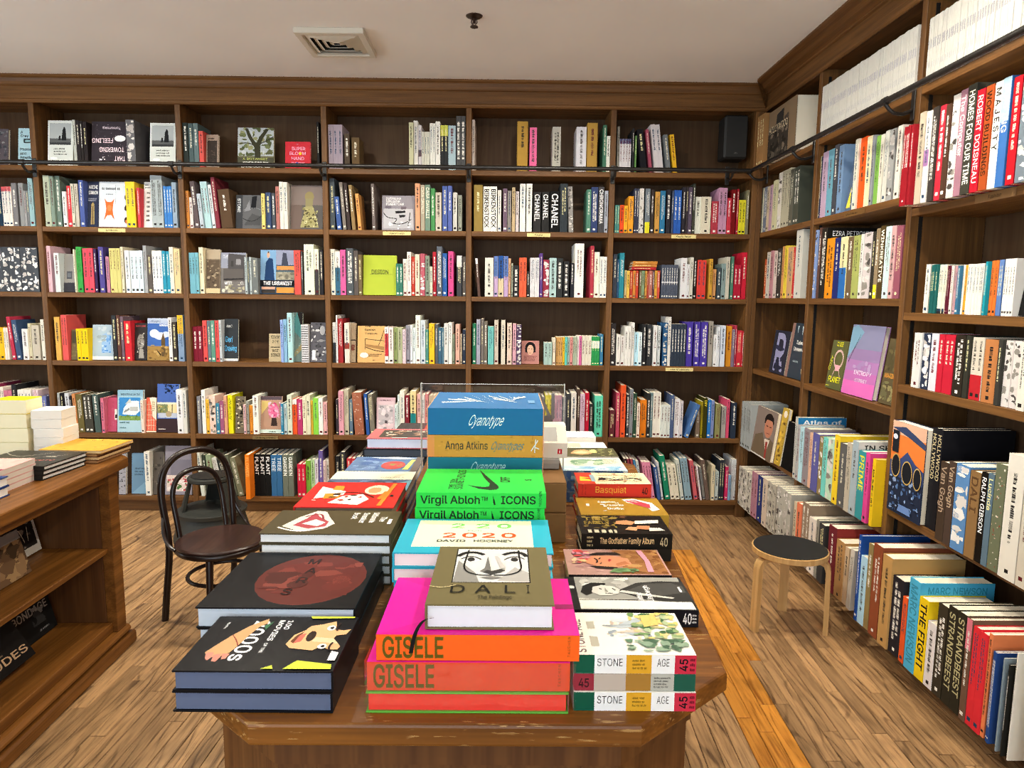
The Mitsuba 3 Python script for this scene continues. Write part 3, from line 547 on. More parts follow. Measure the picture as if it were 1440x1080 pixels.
('R',3,2,1910,'-2901 67 314 -85 8c1a24*4;-2834 40 353 -60 b8ac98 P;-2789 33 347 -60 dcd8d0 B:9a70a0:.4:.58;-2756 33 354 -55 3a3430 P;-2723 36 351 -50 c82c3c P;-2685 29 346 -50 4a3428;-2656 42 371 -45 cfc9c4 W;-2612 38 376 -45 9a7080 T:The_Computer:e8dcd8;-2570 47 381 -45 3a3830 T:HOMES_FOR_OUR_TIME:e8e4d8;-2519 41 350 -45 b01c2c T:ROBERT_DOISNEAU:f0d0d0;-2474 37 351 -45 a04820 T:WOOD_BUILDINGS:30180c;-2437 39 352 -40 dcdcd4 T:M_A_J_E_S_T_Y:30302c;-2397 39 354 -40 3a68a8 T:SURFING:e8e8e8 B:9ab8c8:.6:1;-2351 39 343 -40 b01824;-2306 47 340 -40 6a7480 W;-2256 45 335 -40 888070'),
('R',1,3,1535,'-4612 36 254 9 b05030;-4567 54 297 7 b8b4a8;-4513 42 303 9 a87880;-4471 56 300 16 c8b8b0;-4403 66 309 13 3a3430;-4332 36 317 12 c89058;-4287 44 318 10 d8c040;-4243 76 306 12 c09870;-4167 21 301 16 b03030;-4146 93 398 18 c8c8c0'),
('R',2,3,1535,'-3888 22 374 19 c8b0a8;-3866 28 372 7 7890c0 W;-3838 28 383 16 5a4038;-3799 60 374 13 2a2622 P K:1c1a18 C:EZRA_PETRONIO:f0f0f0;-3731 86 315 11 e88c20 P;-3635 58 311 9 242c68;-3567 72 309 6 e0d8a8 B:2a68b0:0:.5;-3495 55 303 10 6a5840;-3435 54 304 9 a0a860;-3381 27 307 17 d8d4d0;-3352 70 311 18 c8c0c0 W;-3265 26 309 11 33302c;-3236 31 320 11 8a7a60 B:e0d030:.0:.2;-3205 40 329 16 4a3c20 T:WINKREATIVE:f4f0e0;-3147 47 320 8 c4dcdc;-3093 33 318 6 c8a0a0 P;-3060 48 315 8 8c5060'),
('R',3,3,1477,'-2843 30 197 19 e0dcd0;-2800 46 193 12 1f5a58*3;-2754 48 191 19 e0dcc8*3 B:2a2a2a:0:.1;-2683 12 185 6 5a2030*2;-2671 16 184 15 e0d4cc;-2645 20 183 9 b08a90*2;-2622 16 182 8 3a6a88;-2606 15 184 14 e2e0d8*2;-2591 15 183 15 d89830;-2576 89 185 16 e0dcd2*6;-2475 17 190 8 1f90a0*2;-2458 35 192 17 e07030*2;-2413 27 192 11 5a7ab0*2;-2378 60 193 6 e4e0d8*4;-2315 61 159 6 141414 F:blackface'),
('R',1,4,1055,'-4482 238 275 7 2a2c38 F:letterR;-4225 258 331 6 2f3a44 F:tales'),
('R',2,4,1055,'-3694 171 259 15 5a5c38 F:planet;-3497 303 350 8 a878b0 F:entropy;-3152 144 299 13 5a5038 F:maxim'),
('R',3,4,1168,'-2864 53 227 8 d8d8d4;-2811 49 227 16 2a3448 W;-2760 45 229 17 dcd8e0;-2713 98 229 17 c02438*3;-2598 54 232 9 2e2820 P;-2544 25 233 12 33332c;-2519 66 229 17 d0c8b8*2 B:b82830:.0:.4;-2449 66 225 17 b87848 P;-2364 19 230 6 3a3834;-2345 71 227 15 d8d0cc*2 W;-2259 34 227 6 dcd8cc;-2225 46 225 14 c8c8c8'),
('R',1,5,515,'-4695 181 315 -65 9aa0a0*6;-4514 337 313 -52 8a7a70 F:suitman;-4177 87 353 -27 b89838 F:yellowpic;-4090 163 285 -17 101010 F:black'),
('R',2,5,515,'-3846 35 353 -48 b8b8b0 K:2a7ab0 C:Atlas_of:f4f4f4;-3800 28 317 -52 a8a8a8;-3772 45 310 -49 b0d8e4;-3723 70 315 -49 8a8488;-3652 36 301 -48 d8b098;-3602 71 311 -53 5a5a98;-3531 39 306 -50 8a7850 W;-3492 46 310 -46 70c8c0;-3443 68 317 -46 b8d8c0 W;-3366 52 347 -49 e8c830;-3314 67 318 -47 5c5c5c;-3237 45 335 -50 b8b0a0;-3192 52 355 -48 a0b0b8 K:d0ccc8 C:IN_SHADE:202020;-3134 63 320 -48 3a9098 T:PRIME:e8e040;-3066 35 325 -49 d84890;-3010 26 309 -47 e8c020 P'),
('R',3,5,620,'-2933 241 395 -10 27344f F:sunset;-2692 68 407 6 1c1c20*2 T:HOLLYWOOD:c8b890;-2547 46 305 -40 44362c T:Van_Gogh:a8907c;-2499 41 317 -40 4a3c34 T:Van_Gogh:b09880;-2454 74 320 -40 5a86b8 W;-2376 52 313 -40 8a6a44 T:DALI:5a4028;-2322 32 322 -40 18140f T:RALPH_GIBSON:f4f4f4;-2289 29 325 -40 5a7080 T:Lucinda:e8e0a0;-2257 51 368 -40 6a7058 D;-2196 76 416 -45 dcd8cc P;-2115 42 428 -45 c8c0b0;-2070 31 438 -45 b8b0a0'),
('R',1,6,117,'-4649 256 266 -79 b8b4a8*6 W;-4392 94 297 -77 a87888*2;-4298 76 293 -71 2a3468;-4203 68 299 -76 c8b8a8;-4133 130 300 -75 b0aca0*3 W'),
('R',2,6,117,'-3888 196 338 -113 a9a8a0*5 W;-3655 34 314 -108 c8b8a0;-3610 53 323 -111 d87858;-3557 86 343 -106 8a7a68*2;-3465 82 291 -107 d8d0c8;-3375 28 305 -109 888880;-3338 56 299 -111 3a3a3a;-3241 79 325 -110 6a2830 K:8a3430;-3156 77 283 -111 b08858;-3079 38 273 -107 c8b090;-3023 35 287 -114 c8c4b8 L12'),
('R',3,6,117,'-2908 23 389 -137 1f4a98;-2885 52 306 -134 a8d0e8 P;-2833 38 380 -132 8a7a50;-2784 68 398 -136 8a4a30;-2705 69 382 -140 b89058 P;-2636 75 319 -133 26242a P K:2c2a30;-2556 33 266 -135 e0582a;-2514 66 362 -139 4ab0d8 T:MARC_NEWSON:3888a8 C:MARC_NEWSON:2f8cb0;-2448 57 315 -136 e8c81c T:THE_FIGHT:1c1c1c;-2389 50 248 -136 dcd8d8 P;-2339 52 340 -135 3a3428 P;-2282 94 358 -137 2e2a20*2 T:STRANDBEEST:b0a880;-2181 28 360 -140 6a5040 B:d87888:.7:1;-2153 69 344 -137 d83038*2;-2084 17 354 -133 e08050 P;-2058 19 308 -138 2a4a88*2 P;-2008 6 311 -137 8898a0;-1985 6 301 -138 22221e P;-1964 6 352 -133 e0dcd0;-1880 6 371 -135 c8c0b0'),
]

# ------------------------------------------------------------------ books
def lum(c): c = lin(c); return .3 * c[0] + .6 * c[1] + .1 * c[2]
def colour_name(h):
    r, g, b = (int(h[i:i + 2], 16) for i in (0, 2, 4)); mx, mn = max(r, g, b), min(r, g, b); s = mx - mn
    if s < 26 or (s < 34 and mx > 200):
        return 'white' if mx > 214 else 'pale grey' if mx > 170 else 'grey' if mx > 110 else 'dark grey' if mx > 62 else 'black'
    import colorsys
    hue = colorsys.rgb_to_hsv(r / 255, g / 255, b / 255)[0] * 360; sat = s / mx
    if mx < 62: return 'black'
    if sat < .30 and 20 < hue < 75: return 'cream' if mx > 190 else 'beige' if mx > 130 else 'brown'
    if hue < 14 or hue >= 345: return 'maroon' if mx < 150 and sat > .4 else 'pink' if mx > 190 and sat < .45 else 'red' if sat > .5 else 'dusty pink'
    if hue < 38: return 'orange' if mx > 195 and sat > .55 else 'tan' if mx > 150 else 'brown'
    if hue < 68: return 'yellow' if mx > 195 and sat > .5 else 'pale yellow' if mx > 180 else 'mustard' if mx > 130 else 'olive'
    if hue < 165: return ('lime green' if mx > 170 and sat > .4 else 'pale green' if mx > 165 else 'green' if mx > 95 else 'dark green')
    if hue < 200: return 'pale blue' if mx > 185 and sat < .4 else 'teal'
    if hue < 255: return 'pale blue' if mx > 180 and sat < .45 else 'blue' if mx > 120 else 'navy'
    if hue < 300: return 'lilac' if mx > 140 and sat < .35 else 'purple'
    return 'magenta' if sat > .55 else 'pink' if mx > 180 else 'mauve'

PAGE = 'e4dcc8'
CAPS = np.array([[9, 0, 6], [0, 1, 5], [0, 5, 6], [1, 2, 5], [2, 3, 4], [2, 4, 5], [9, 6, 7], [9, 7, 8]])
def case_mesh(t, d, h, b, ch, col):
    """a book's cover: two boards and a spine at Y=0; X is its thickness, Z its height"""
    c = b + .001
    pr = np.array([(ch, 0), (t - ch, 0), (t, ch), (t, d), (t - b, d), (t - b, c), (b, c), (b, d), (0, d), (0, ch)])
    v = np.vstack([np.c_[pr, np.zeros(10)], np.c_[pr, np.full(10, h)]])
    f = []
    for k in range(10):
        l = (k + 1) % 10
        f += [[k, l, 10 + l], [k, 10 + l, 10 + k]]
    return v, np.vstack([f, CAPS[:, ::-1], CAPS + 10])

def spine_marks(P, t, h, col, seed, strong=False):
    """a line of small print down the spine and a mark at its foot"""
    r = random.Random(seed); L = lum(col)
    ink = r.choice(['2a2624', '3a3230', '28405a', '5a2024']) if L > .22 else r.choice(['e8e4dc', 'd8d2c0', 'e0d8a8', 'e8e4dc'])
    if strong: ink = '221f1e' if L > .22 else 'ece8e0'
    n = 1 if t < .03 or r.random() < .6 else 2
    for row in range(n):
        x = t * (.5 if n == 1 else (.36 + .3 * row)); wd = min(t * (.4 if strong else .3) / n * 1.2, .016)
        z = h * r.uniform(.84, .95); end = h * r.uniform(.3, .5) if not strong else h * r.uniform(.16, .3)
        while z > end:
            for _ in range(r.randint(2, 7)):
                g = wd * r.uniform(.35, .6); 
                if z - g < end: z = end - 1; break
                q = r.random(); lo, hi = x - wd / 2, x + wd / 2 * r.choice([.55, 1, 1])
                if q < .5: P.raw([[lo, z], [lo, z - g * .8], [hi, z - g * .8], [hi, z]], [[0, 1, 2], [0, 2, 3]], ink)
                else:
                    m = g * .28
                    P.raw([[lo, z], [lo, z - m], [hi, z - m], [hi, z]], [[0, 1, 2], [0, 2, 3]], ink)
                    P.raw([[lo, z - g * .55], [lo, z - g * .8], [hi, z - g * .8], [hi, z - g * .55]], [[0, 1, 2], [0, 2, 3]], ink)
                z -= g
            z -= wd * .5
    if r.random() < .7:
        s = min(t * .3, .008); P.raw([[t / 2 - s, h * .05], [t / 2 + s, h * .05], [t / 2 + s, h * .05 + s * 1.6], [t / 2 - s, h * .05 + s * 1.6]], [[0, 1, 2], [0, 2, 3]], ink)
    P.up()

def book_parts(key, t, d, h, col, place, soft=False, opts=(), seed=1, round_spine=False, art=None, page=None, wrap=False, face=None):
    """place maps the book's local points (X thickness, Y from the spine, Z height) to the room"""
    b = min(.0012 if soft else .0028, t * .2); ch = min((.004 if round_spine else .0009), t * .3)
    v, f = case_mesh(t, d, h, b, ch, col)
    mb = MB().add(v, f, col)
    P = Print(t, h); texts = []; plain = True
    for o in opts:
        if o[0] == 'B':
            c, a, z = o[2:].split(':'); P.rect(.0006, float(a) * h, t - .0006, float(z) * h, c)
        elif o == 'W':
            r = random.Random(seed)
            P.noise(t * .05, h * .02, t * .95, h * .98, 26, t * .45, [('e8e8e6' if lum(col) < .25 else '4a4644'), col, 'b8b4b0' if lum(col) < .4 else '8a8680', 'd8d4d0'], seed); plain = False
        elif o == 'D': P.noise(t * .08, h * .03, t * .92, h * .97, 34, t * .09, ['e8e0d8', 'd8b8a8', '8a4838'], seed); plain = False
        elif o == 'S':
            for k in range(16): P.rect(t * .04, h * (.03 + k * .06), t * .96, h * (.05 + k * .06), '4a4a4a')
            plain = False
        elif o == 'Z':
            for k in range(18): P.rect(t * .7, h * (.03 + k * .053), t * .98, h * (.055 + k * .053), 'eeeeee')
        elif o[0] == 'T': texts.append(o[2:].split(':'))
        elif o[0] in 'KC':     # the cover's near board: its own colour, a title along its top
            S = Print(d, h)
            if o[0] == 'K': S.rect(.0015, .001, d - .0005, h - .001, o[2:])
            else: S.k = 3; w, ink = o[2:].split(':'); S.text(w.replace('_', ' '), d * .1, h * .885, h * .07, ink, fit=d * .8 if len(w) > 7 else None)
            q = S.place((t, 0, 0), (0, 1, 0), (0, 0, 1)); vv, ff, cc = q.arrays(); mb.v.append(vv); mb.f.append(ff + mb.n); mb.c.append(cc); mb.n += len(vv)
    if not texts and plain and col != 'c6c5bf': spine_marks(P, t, h, col, seed, 'P' in opts)
    elif col == 'c6c5bf' and soft:
        r = random.Random(seed); P.rect(t * .2, h * r.uniform(.5, .52), t * .75, h * .66, r.choice(['a8a8b0', '9a9aa0', 'b4b2b4'])); P.rect(t * .25, h * .2, t * .7, h * .3, 'b4b4b4')
    if P.mb.n:
        q = P.place((0, 0, 0), (1, 0, 0), (0, 0, 1)); vv, ff, cc = q.arrays(); mb.v.append(vv); mb.f.append(ff + mb.n); mb.c.append(cc); mb.n += len(vv)
    mat = 'c_wrap' if wrap else ('c_satin' if (soft or seed % 3) else 'c_gloss')
    put(part(key, 'cover'), mb.map(place), mat)
    g = .0006 if soft else .003
    put(part(key, 'pages'), MB().box((b + .0002, b + .0014, g), (t - b - .0002, d - g, h - g), page or PAGE).map(place), 'c_paper')
    for words, ink in texts:
        P = Print(t, h); w = words.replace('_', ' ').upper() if words.isupper() else words.replace('_', ' ')
        vv, ff = text2d(w); L = vv[:, 0].max(); ch_ = t * .62; want = min(.86 * h, max(L * ch_, .45 * h))
        P.text(w, t * .5 - ch_ * .5, h * .95, ch_, ink, -90, fit=min(want, L * ch_ * 1.25))
        k = part(key + '__cover', 'title'); put(k, P.place((0, 0, 0), (1, 0, 0), (0, 0, 1)).map(place), 'c_satin'); labels[k] = {'label': 'lettering down the spine'}

SHELF_WORD = {1: 'top shelf', 2: 'second shelf', 3: 'third shelf', 4: 'fourth shelf', 5: 'fifth shelf', 6: 'bottom shelf'}
BAY_WORD = {('B', 0): 'first bay, back wall', ('B', 1): 'second bay, back wall', ('B', 2): 'third bay, back wall', ('B', 3): 'fourth bay, back wall', ('B', 4): 'fifth bay, back wall',
            ('B', 5): 'corner bay, back wall', ('R', 1): 'corner bay, side wall', ('R', 2): 'middle bay, side wall', ('R', 3): 'nearest bay, side wall'}
ORD = ['first', 'second', 'third', 'fourth', 'fifth', 'sixth', 'seventh', 'eighth', 'ninth', 'tenth', 'eleventh', 'twelfth', 'thirteenth', 'fourteenth', 'fifteenth', 'sixteenth']
NUM = {2: 'two', 3: 'three', 4: 'four', 5: 'five', 6: 'six', 7: 'seven', 8: 'eight', 44: 'many', 56: 'many'}
def lean_place(fn, x, y, z, L, t, h):
    a = math.asin(max(-.6, min(.6, L / h))) if L else 0.0
    ca, sa = math.cos(a), math.sin(a); px = t if L > 0 else 0.0
    def f(p):
        u, w = p[:, 0] - px, p[:, 2]
        return fn(np.c_[x + px + u * ca + w * sa, y + p[:, 1], z + .0008 - u * sa * (1 if True else 0) + w * ca])
    return f
_shelf_books = []
def build_shelves():
    for wall, bay, row, zmm, txt in SHELVES:
        fn = WALLS[wall]; recs = []
        for e in txt.split(';'):
            a = e.split(); x, t, h, ins = (float(v) / 1000 for v in a[:4]); col, _, n = a[4].partition('*')
            recs.append((x, t, h, ins, col, int(n or 1), a[5:]))
        rng = random.Random(hash((ord(wall), bay, row)) & 0xffff); names = []; pend = []
        prev_end = -99
        for i, (x, t, h, ins, col, n, o) in enumerate(recs):
            face = next((k[2:] for k in o if k.startswith('F:')), None)
            L = next((float(k[1:]) / 1000 for k in o if k[0] == 'L'), 0.0); opts = [k for k in o if k[0] not in 'LF']
            cn = colour_name(col); place_w = f'{SHELF_WORD[row]}, {BAY_WORD[wall, bay]}'
            left = colour_name(recs[i - 1][4]) if i else None; right = colour_name(recs[i + 1][4]) if i + 1 < len(recs) else None
            if face:
                desc = FACE_LABEL.get(face, f'{cn} picture book'); key = thing('picture_book', f'{desc} facing out, {place_w}', 'book')
                face_book(key, face, x, t, h, ins, col, fn, zmm / 1000, wall, seed=i * 31 + row); continue
            each = t / n; mag = 'M' in opts; gap = .0006 if not mag else .0017
            for k in range(n):
                tt = max(each - gap, .004); soft = tt < .021 or mag
                name = 'magazine' if mag else 'paperback' if soft else 'large_format_book' if h > .292 else 'hardback_book'
                if mag:
                    lab, grp = f'slim white magazine in the long white row, {place_w}', f'white magazines, {place_w}'
                elif n > 1:
                    lab, grp = f'one of {NUM[n]} matching {cn} {"paperbacks" if soft else "hardbacks"}, {place_w}', f'{cn} set, {place_w}'
                    nb = f' beside a {right or left} book'
                    if len(lab.split()) + 5 <= 16: lab = lab.replace(', ' + place_w, f'{nb}, {place_w}', 1); grp += nb
                else:
                    size = 'slim ' if tt < .016 else 'thick ' if tt > .045 else ''
                    if L: size = 'leaning '
                    size += 'tall ' if h > .335 else 'short ' if h < .2 else ''
                    if any(q.startswith('T') for q in opts): cn2 = cn + ' lettered'
                    elif any(q.startswith('B') for q in opts): cn2 = 'two-tone ' + cn
                    elif 'W' in opts or 'D' in opts: cn2 = 'patterned ' + cn
                    else: cn2 = cn
                    nb = f'between {left} and {right} ones' if left and right else f'before a {right} one' if right else f'after a {left} one' if left else 'alone'
                    lab, grp = f'{size}{cn2} {"paperback" if soft else "hardback"} {nb}, {place_w}', None
                    if len(lab.split()) > 15: lab = f'{size}{cn2} {"paperback" if soft else "hardback"} {"before a " + right + " one" if right else "after a " + left + " one"}, {place_w}'
                    if len(lab.split()) > 15: lab = f'{size}{cn2} book by a {right or left} one, {place_w}'
                key = thing(name, lab, 'magazine' if mag else 'book', grp); pend.append(key)
                jz = 0 if n > 1 else 0; d = min(max(.72 * h, .13), .285)
                ii = ins + (rng.uniform(0, .006) if n > 1 else rng.uniform(0, .003))
                hh = h * (1 + (rng.uniform(-.004, .004) if n > 1 else 0))
                d = min(d, DEPTH - .02 - max(ii, 0)) if ii > -.02 else min(d + .02, DEPTH - .02 - ii)
                book_parts(key, tt, d, hh, col, lean_place(fn, x + k * each, ii, zmm / 1000, L, tt, hh), soft, opts, seed=int(abs(x) * 1000) + (k if 'W' in opts else 0) + row, round_spine='R' in opts, page=('f0eee8' if mag else None))
        _shelf_books.extend(pend)
    # labels that still fall together: count them along the shelf, or say the height
    seen = {}
    for k in _shelf_books:
        l = labels[k]
        if 'group' in l: continue
        seen.setdefault(l['label'], []).append(k)
    for lab, ks in seen.items():
        if len(ks) > 1:
            for i, k in enumerate(ks):
                w = f'{ORD[i]} {lab}'
                labels[k]['label'] = w
    groups = {}
    for k in _shelf_books:
        if 'group' in labels[k]: groups.setdefault(labels[k]['label'], set()).add(labels[k]['group'])

def face_book(key, face, x, w, h, ins, col, fn, z, wall, seed=1, t=.024, tilt=7.0):
    """a book standing with its front cover to the room, leaning back a little"""
    if face in ('hollywood', 'sunset'): t, tilt = (.17, 0) if face == 'hollywood' else (.05, 0)
    a = math.radians(tilt); ca, sa = math.cos(a), math.sin(a)
    y0 = max(ins, -.1) + (.02 if ins > 0 else 0)
    def place(p):      # local book -> viewer: width = from the spine, depth = thickness
        X, Y, Z = p[:, 1], p[:, 0], p[:, 2]
        return fn(np.c_[x + X, y0 + Y * ca + Z * sa, z + .001 + t * sa * 0 + Z * ca - Y * sa + t * sa])
    b = min(.0028, t * .2)
    v, f = case_mesh(t, w, h, b, .0009, col)
    put(part(key, 'cover'), MB().add(v, f, col, flip=True).map(place), 'c_gloss' if seed % 2 else 'c_satin')
    put(part(key, 'pages'), MB().box((b + .0002, b + .0014, .003), (t - b - .0002, w - .003, h - .003), PAGE).flip().map(place), 'c_paper')
    ops = FACE_ART.get(face)
    if ops:
        P = Print(w, h, .0002); P.script(ops, seed)
        Q = P.place((0, 0, 0), (1, 0, 0), (0, 0, 1))     # (u, v) on the front board: u from the spine
        Q.map(lambda p: np.c_[p[:, 1], p[:, 0], p[:, 2]])
        k = part(key + '__cover', 'print'); put(k, Q.map(place), 'c_satin'); labels[k] = {'label': 'printed front of the cover'}

FACE_LABEL = {
 'dark': 'dark grey photo book', 'yearphoto': 'pale blue book with black lettering', 'walk': 'white hillside photo book beside black spines', 'walk2': 'white hillside photo book by the upright', 'tower': 'black book with upside-down pale lettering',
 'archi': 'navy book with white title and a tower', 'orangeform': 'pale book with orange hourglass', 'listing': 'white book with a column of words', 'brownface': 'brown book with a dark photo',
 'tree': 'book with a big branching tree', 'bloom': 'small red book with pink title', 'stone': 'grey book with stone blocks', 'sculpt': 'grey brown book with plant-like figure',
 'furniture': 'grey book with monochrome chairs', 'greyroom': 'grey book with a dark square', 'olive': 'small olive book', 'iceblue': 'pale book with a blue glass block', 'flowerdark': 'black book with a grey flower',
 'castle': 'blue and sand book with a ruin', 'shelves': 'brown book with stacked stones', 'house': 'grey book with a house photo', 'urban': 'blue collage book with suited man',
 'gerry': 'black book with sky blue title', 'economy': 'beige book with black capitals', 'coast': 'green grey coast book', 'bw': 'black and white photo book', 'design': 'lime green book titled DESIGN',
 'brownpic': 'tan book with a dark line', 'danish': 'kraft brown book with chair drawing', 'portrait': 'small pink book with drawn head', 'pink': 'rose pink book with a white tag',
 'modernism': 'pale blue book with a white villa', 'bricks': 'cream book with orange bricks', 'nighthouse': 'book with a lit house at dusk', 'bluebook': 'plain grey blue book', 'dark2': 'dark photo book standing open',
 'redwhite': 'grey book with red white picture', 'blackwhite': 'black and cream photo book', 'flower': 'book with pink blossom picture', 'palepic': 'pale pink picture book',
 'hollywood': 'huge brown boxed book', 'redflower': 'blue grey book with a red flower', 'blackface': 'black book with a faint pale face', 'letterR': 'dark book with a big silver R', 'tales': 'dark blue book with white title',
 'planet': 'olive book with a pink chair', 'entropy': 'thick violet pink book', 'maxim': 'olive brown book with orange title', 'suitman': 'book with man in brown suit', 'yellowpic': 'mustard yellow picture book',
 'black': 'small plain black book', 'sunset': 'big boxed book with orange sunset'}
